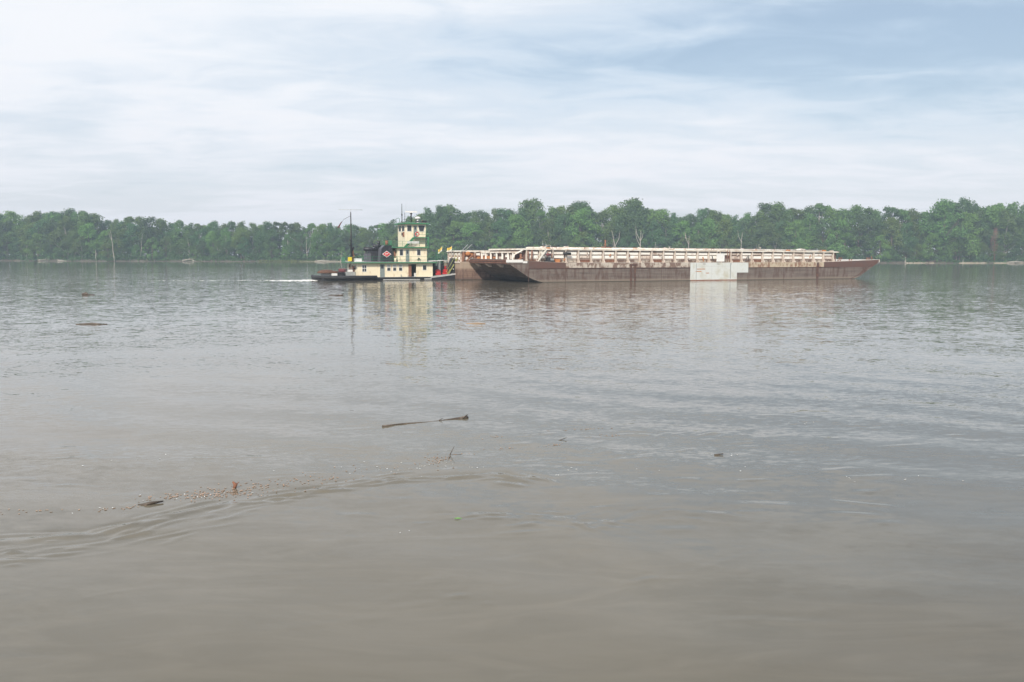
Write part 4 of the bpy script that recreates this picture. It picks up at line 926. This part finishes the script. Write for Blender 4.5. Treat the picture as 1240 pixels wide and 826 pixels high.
bx('bow_bumper', TW, 'rubber', (-8.0, -7.62, 20.3, 30.0, -.1, 1.22))
m_ = MB(); m_.ball((-11.2, 25.6, 3.3), .5, .9, .35, 10, 5); m_.box(-11.6, -10.8, 25, 26.3, 1, 3.2); m_.build('bow_machinery', M['black'], TW)
# ------------------------------------------------------------------ things carried by the tow
ST = tow_thing('gangway_stairs', (-9.6, 20.6, 1.0), 'yellow-green gangway stairs leaning from the towboat bow up onto the barge', 'stairs')
p0 = Vector((-9.55, 20.55, 1.0)); p1 = Vector((-7.7, 20.5, 3.95))
p0 = Vector((-9.75, 20.6, .98)); p1 = Vector((-7.9, 20.6, 4.0))
for db in (0, .62): tb('stringer', ST, 'tread', (((p0.x,p0.y+db,p0.z),(p1.x,p1.y+db,p1.z)), .09), n=4)
for i in range(11):
    f = (i+.5)/11; q = p0.lerp(p1, f); bx('tread', ST, 'tread', (q.x-.1, q.x+.16, q.y+.04, q.y+.58, q.z-.02, q.z+.03))
tb('handrail', ST, 'tread', (((p0.x-.35,p0.y,p0.z+.6),(p1.x-.35,p1.y,p1.z+.6)), .035), (((p0.x-.35,p0.y,p0.z+.6),(p0.x,p0.y,p0.z)), .03), (((p1.x-.35,p1.y,p1.z+.6),(p1.x,p1.y,p1.z)), .03), n=5)
LB = tow_thing('lifebuoy', (-15.55, 21.42, 8.55), 'red and white ring lifebuoy hung outside the pilothouse door', 'lifebuoy')
m_ = MB(); m_.torus((-15.55, 21.38, 8.5), .36, .10); m_.build('ring', M['red'], LB, True)
m_ = MB()
for k in range(4):
    a = PI/4+k*PI/2; m_.ball((-15.55+.36*math.cos(a), 21.38, 8.5+.36*math.sin(a)), .1, .115, .1, 8, 5)
m_.build('band', M['white'], LB, True)
def flag(base, h, wv, label, n=8):
    F = tow_thing('flag', base, label, 'flag')
    x, y_, z = base
    tb('flagpole', F, 'lightgrey', (((x,y_,z),(x+.1,y_,z+h)), .025), n=5)
    for nm, mt, r0, r1 in (('cloth', 'flag', 0, .62), ('cloth_edge', 'flagw', .62, 1.0)):
        m_ = MB(); v = []; f = []
        for i in range(n+1):
            t = i/n
            for j in range(5):
                s_ = j/4; s_ = r0+(r1-r0)*s_ if False else s_
                zz_ = (z+h-.05-(r0+(r1-r0)*s_)*.75)-t*wv[1]
                v.append((x+.1-t*wv[0], y_+.12*math.sin(t*6)*t, zz_-.1*math.sin(t*4)))
        for i in range(n):
            for j in range(4): f.append((i*5+j, (i+1)*5+j, (i+1)*5+j+1, i*5+j+1))
        nn = len(v); v += [(a, b+.02, c) for a, b, c in v]; f += [tuple(k+nn for k in q[::-1]) for q in f[:]]
        m_.add(v, f); m_.build(nm, M[mt], F)
flag((-8.6, 22, 4.05), 2.35, (1.0, .45), 'yellow flag with a white edge blowing over the knee nearest the barges')
flag((-10.5, 22.2, 3.9), 2.45, (.8, .75), 'yellow flag drooping over the towboat bow winches')
m_ = MB(); v = [(-29.0,24.0,10.75),(-29.2,24.0,10.65),(-29.9,24.05,9.6),(-29.55,24.1,9.55),(-29.0,24.04,10.75),(-29.2,24.04,10.65),(-29.9,24.09,9.6),(-29.55,24.14,9.55)]
m_.add(v, [(0,1,2,3),(7,6,5,4),(0,4,5,1),(1,5,6,2),(2,6,7,3),(3,7,4,0)]); tow_single('flag', m_, M['darkred'], (-29.3, 24, 9.6), 'small dark red furled pennant hanging from the mast gaff', 'flag')
m_ = MB(); m_.ball((-32.1, 23.6, 1.36), 1.75, 1.1, .62, 16, 6, -.1); m_.ball((-31.0, 23.6, 1.36), 1.2, .9, .42, 12, 5, -.1)
o = tow_single('brown_tarp_mound', m_, M['tarp'], (-32, 23.6, 1.36), 'brown tarp-covered mound on the stern deck of the towboat', 'tarp', smooth=True)
# ------------------------------------------------------------------ floating wood, leaves and foam
def floater(name, x, y, label, cat, tubes, mat, z=0.):
    m_ = MB()
    for pts, r in tubes: m_.tube(pts, r, 7)
    o = m_.build(name, M[mat], None, True); o.location = (x, y, z); tag(o, label, cat); return o
pts = [(-3.62+2.33*t, 24.45+1.35*t+.05*math.sin(t*9), .006+.012*math.sin(t*7)) for t in [i/14 for i in range(15)]]
floater('driftwood_log', 0, 0, 'long thin dark driftwood pole floating in mid-foreground', 'driftwood', [(pts, [.034,.024,.014,.014,.016,.018,.02,.022,.022,.024,.028,.03,.034,.042,.036]), ([(-1.45,25.7,.02),(-1.30,25.82,.09)], [.03,.012]), ([(-2.1,25.3,.02),(-2.0,25.36,.07)], [.015,.005])], 'log')
floater('twig', -1.50, 20.9, 'small upright twig sticking out of the scum patch right of centre-left', 'twig', [([(0,0,-.02),(.12,0,.22)], [.012,.006]), ([(-.05,0,0),(.28,.05,.01)], [.012,.006]), ([(0,-.35,0),(.03,-.3,.03)], [.022,.02])], 'log')
floater('twig', 1.2, 22.6, 'short thin dark twig floating alone right of the scum patches', 'twig', [([(0,0,.0),(.22,.12,.05)], [.012,.006])], 'log')
floater('driftwood_log', -7.05, 16.6, 'short black stick with bark lying in the leaf scum at lower left', 'driftwood', [([(-.05,0,.0),(.1,.04,.03),(.3,.2,.03)], [.03,.035,.012]), ([(-.12,.03,0),(.05,.02,.02)], [.02,.02])], 'log')
floater('bark_chunk', -5.72, 17.9, 'upright brown chunk of bark standing in the leaf scum', 'bark', [([(0,0,-.02),(.03,0,.07),(-.03,0,.13)], [.035,.045,.015]), ([(0,0,.05),(.1,.02,.12)], [.015,.006])], 'rust')
floater('driftwood_log', -28.8, 60.2, 'short brown log awash at the left edge', 'driftwood', [([(-.9,0,0),(.2,.1,.03),(.9,0,0)], [.04,.09,.05]), ([(.9,.1,0),(1.2,.1,.02)], [.04,.03])], 'log')
floater('driftwood_log', -50, 103.8, 'small black chunk of wood floating far off at the left', 'driftwood', [([(-.3,0,.05),(.15,0,.14),(.5,0,.0)], [.12,.2,.08]), ([(.5,.1,0),(1.1,.1,.03)], [.05,.04])], 'log')
floater('driftwood_log', -20.5, 103, 'thin brown branch floating in front of the towboat stern', 'driftwood', [([(-.8,0,0),(.3,.1,.05),(.9,0,.05)], [.06,.07,.09])], 'log')
floater('driftwood_log', -2.5, 61.4, 'pale orange stick floating below the barge stern', 'driftwood', [([(-.7,0,.0),(.1,.1,.03),(.65,0,.02)], [.03,.04,.03])], 'logpale')
floater('driftwood_log', 5.0, 21.0, 'tiny brown stick floating at right of centre', 'driftwood', [([(-.12,0,.0),(.1,.03,.02)], [.018,.012])], 'log')
m_ = MB(); m_.add([(-.07,0,.012),(0,-.022,.016),(.08,0,.012),(0,.022,.018),(-.07,0,.008),(0,-.022,.01),(.08,0,.008),(0,.022,.01)], [(0,1,2,3),(7,6,5,4),(0,4,5,1),(1,5,6,2),(2,6,7,3),(3,7,4,0)])
o = m_.build('leaf', M['leafgreen']); o.location = (-.98, 15.74, .01); o.scale = (1, 1, 1); tag(o, 'single bright green leaf floating in the calm lower middle', 'leaf')
def wz(x, y):
    i = min(max(int(np.searchsorted(xs, x)), 1), len(xs)-1); j = min(max(int(np.searchsorted(ys, y)), 1), len(ys)-1)
    return float(max(ZZ[j-1, i-1], ZZ[j, i], ZZ[j-1, i], ZZ[j, i-1]))
def flecks(name, spots, size, mat, label, cat):
    m_ = MB()
    for x, y, n, sx_, sy_, ang in spots:
        for i in range(n):
            u = R.gauss(0, sx_); v_ = R.gauss(0, sy_); px = x+u*math.cos(ang)-v_*math.sin(ang); py = y+u*math.sin(ang)+v_*math.cos(ang)
            s_ = size*R.uniform(.4, 1.2); a = R.uniform(0, PI); z = wz(px, py)+.006; h = s_*R.uniform(.05, .25); k = R.uniform(.3, .7)
            c, d = math.cos(a)*s_, math.sin(a)*s_
            m_.add([(px-c, py-d, z), (px+d*k, py-c*k, z+h*.4), (px+c, py+d, z+h), (px-d*k, py+c*k, z+h*.2), (px, py, z-.01)], [(0,1,2,3),(4,1,0),(4,2,1),(4,3,2),(4,0,3)])
    o = m_.build(name, M[mat]); tag(o, label, cat, None, 'stuff'); return o
spots = [(-7.5,16.35,26,.3,.06,.3),(-6.2,17.4,150,.6,.2,.35),(-5.6,17.55,90,.6,.2,.2),(-5.0,18.2,70,.7,.25,.5),(-4.3,18.4,26,.6,.15,.3),(-1.75,20.4,46,.16,.22,.3),(-1.3,21.0,12,.2,.05,.2),(-.5,23.0,12,.2,.08,.3),
         (-.2,21.7,12,.16,.05,.2),(1.0,22.0,18,.22,.06,.2),(1.9,24.1,16,.5,.05,.2),(2.6,23.3,12,.2,.1,.1),(-3,19.6,30,1.2,.3,.35),(-8.9,16.2,16,.4,.1,.2)]
flecks('leaf_scum', spots, .032, 'leaffleck', 'brown leaf bits and bark crumbs drifting along the eddy line', 'leaf litter')
spots = [(-2.8,19.6,22,.8,.35,.3),(-1.0,19.7,8,.5,.15,.2),(1.4,19.3,6,.4,.3,.2),(5.2,21.1,4,.4,.1,0),(8.6,25.2,5,.4,.1,0),(-6.5,17.3,14,.7,.2,.3),(-7.8,16.3,4,.3,.1,.3),(3.6,19.6,4,1.2,.4,0),(-8,20.4,5,1,.4,0),(7.5,18.6,8,1.2,.2,0),(-1,15.0,2,1,.3,0)]
flecks('foam_specks', spots, .026, 'foam', 'small white foam specks scattered along the eddy line', 'foam')
# wash behind the towboat
m_ = MB()
wpos = T0+TA*-34.3+TB*25
for i in range(300):
    d = abs(R.gauss(0, 1))*3.6; s_ = R.uniform(.06, .26)*math.exp(-d/9); px = wpos.x-TA.x*d+R.gauss(0, 1.6); py = wpos.y-TA.y*d+R.gauss(0, 1.3)
    m_.ball((px, py, .0), s_*1.6, s_, s_*R.uniform(.15, .4), 6, 2, 0.)
for i in range(420):
    d = R.uniform(2, 70); s_ = R.uniform(.03, .11)*(1.2-d/90); px = wpos.x-d*.985+R.gauss(0, .5); py = wpos.y-d*.16+R.gauss(0, .55+d*.012)+.8*math.sin(d*.3)
    m_.ball((px, py, -.01), s_*2.2, s_*.8, s_*.25, 5, 2, 0.)
o = m_.build('wash_foam', M['foam'], None, True); tag(o, 'white churned wash trailing away behind the towboat stern', 'foam', None, 'stuff')

# ------------------------------------------------------------------ haze
hm = bpy.data.materials.new('river_haze'); hm.use_nodes = True; ht = hm.node_tree; ht.nodes.clear()
ho = ht.nodes.new('ShaderNodeOutputMaterial'); hv = ht.nodes.new('ShaderNodeVolumePrincipled')
hv.inputs['Color'].default_value = (.70, .85, 1, 1); hv.inputs['Density'].default_value = .00038; hv.inputs['Anisotropy'].default_value = .0
ht.links.new(hv.outputs[0], ho.inputs['Volume'])
mb = MB(); mb.box(-1600, 1600, -300, 1600, -3, 46); hzo = mb.build('haze', hm); tag(hzo, 'thin pale summer haze over the river', 'haze', None, 'stuff')
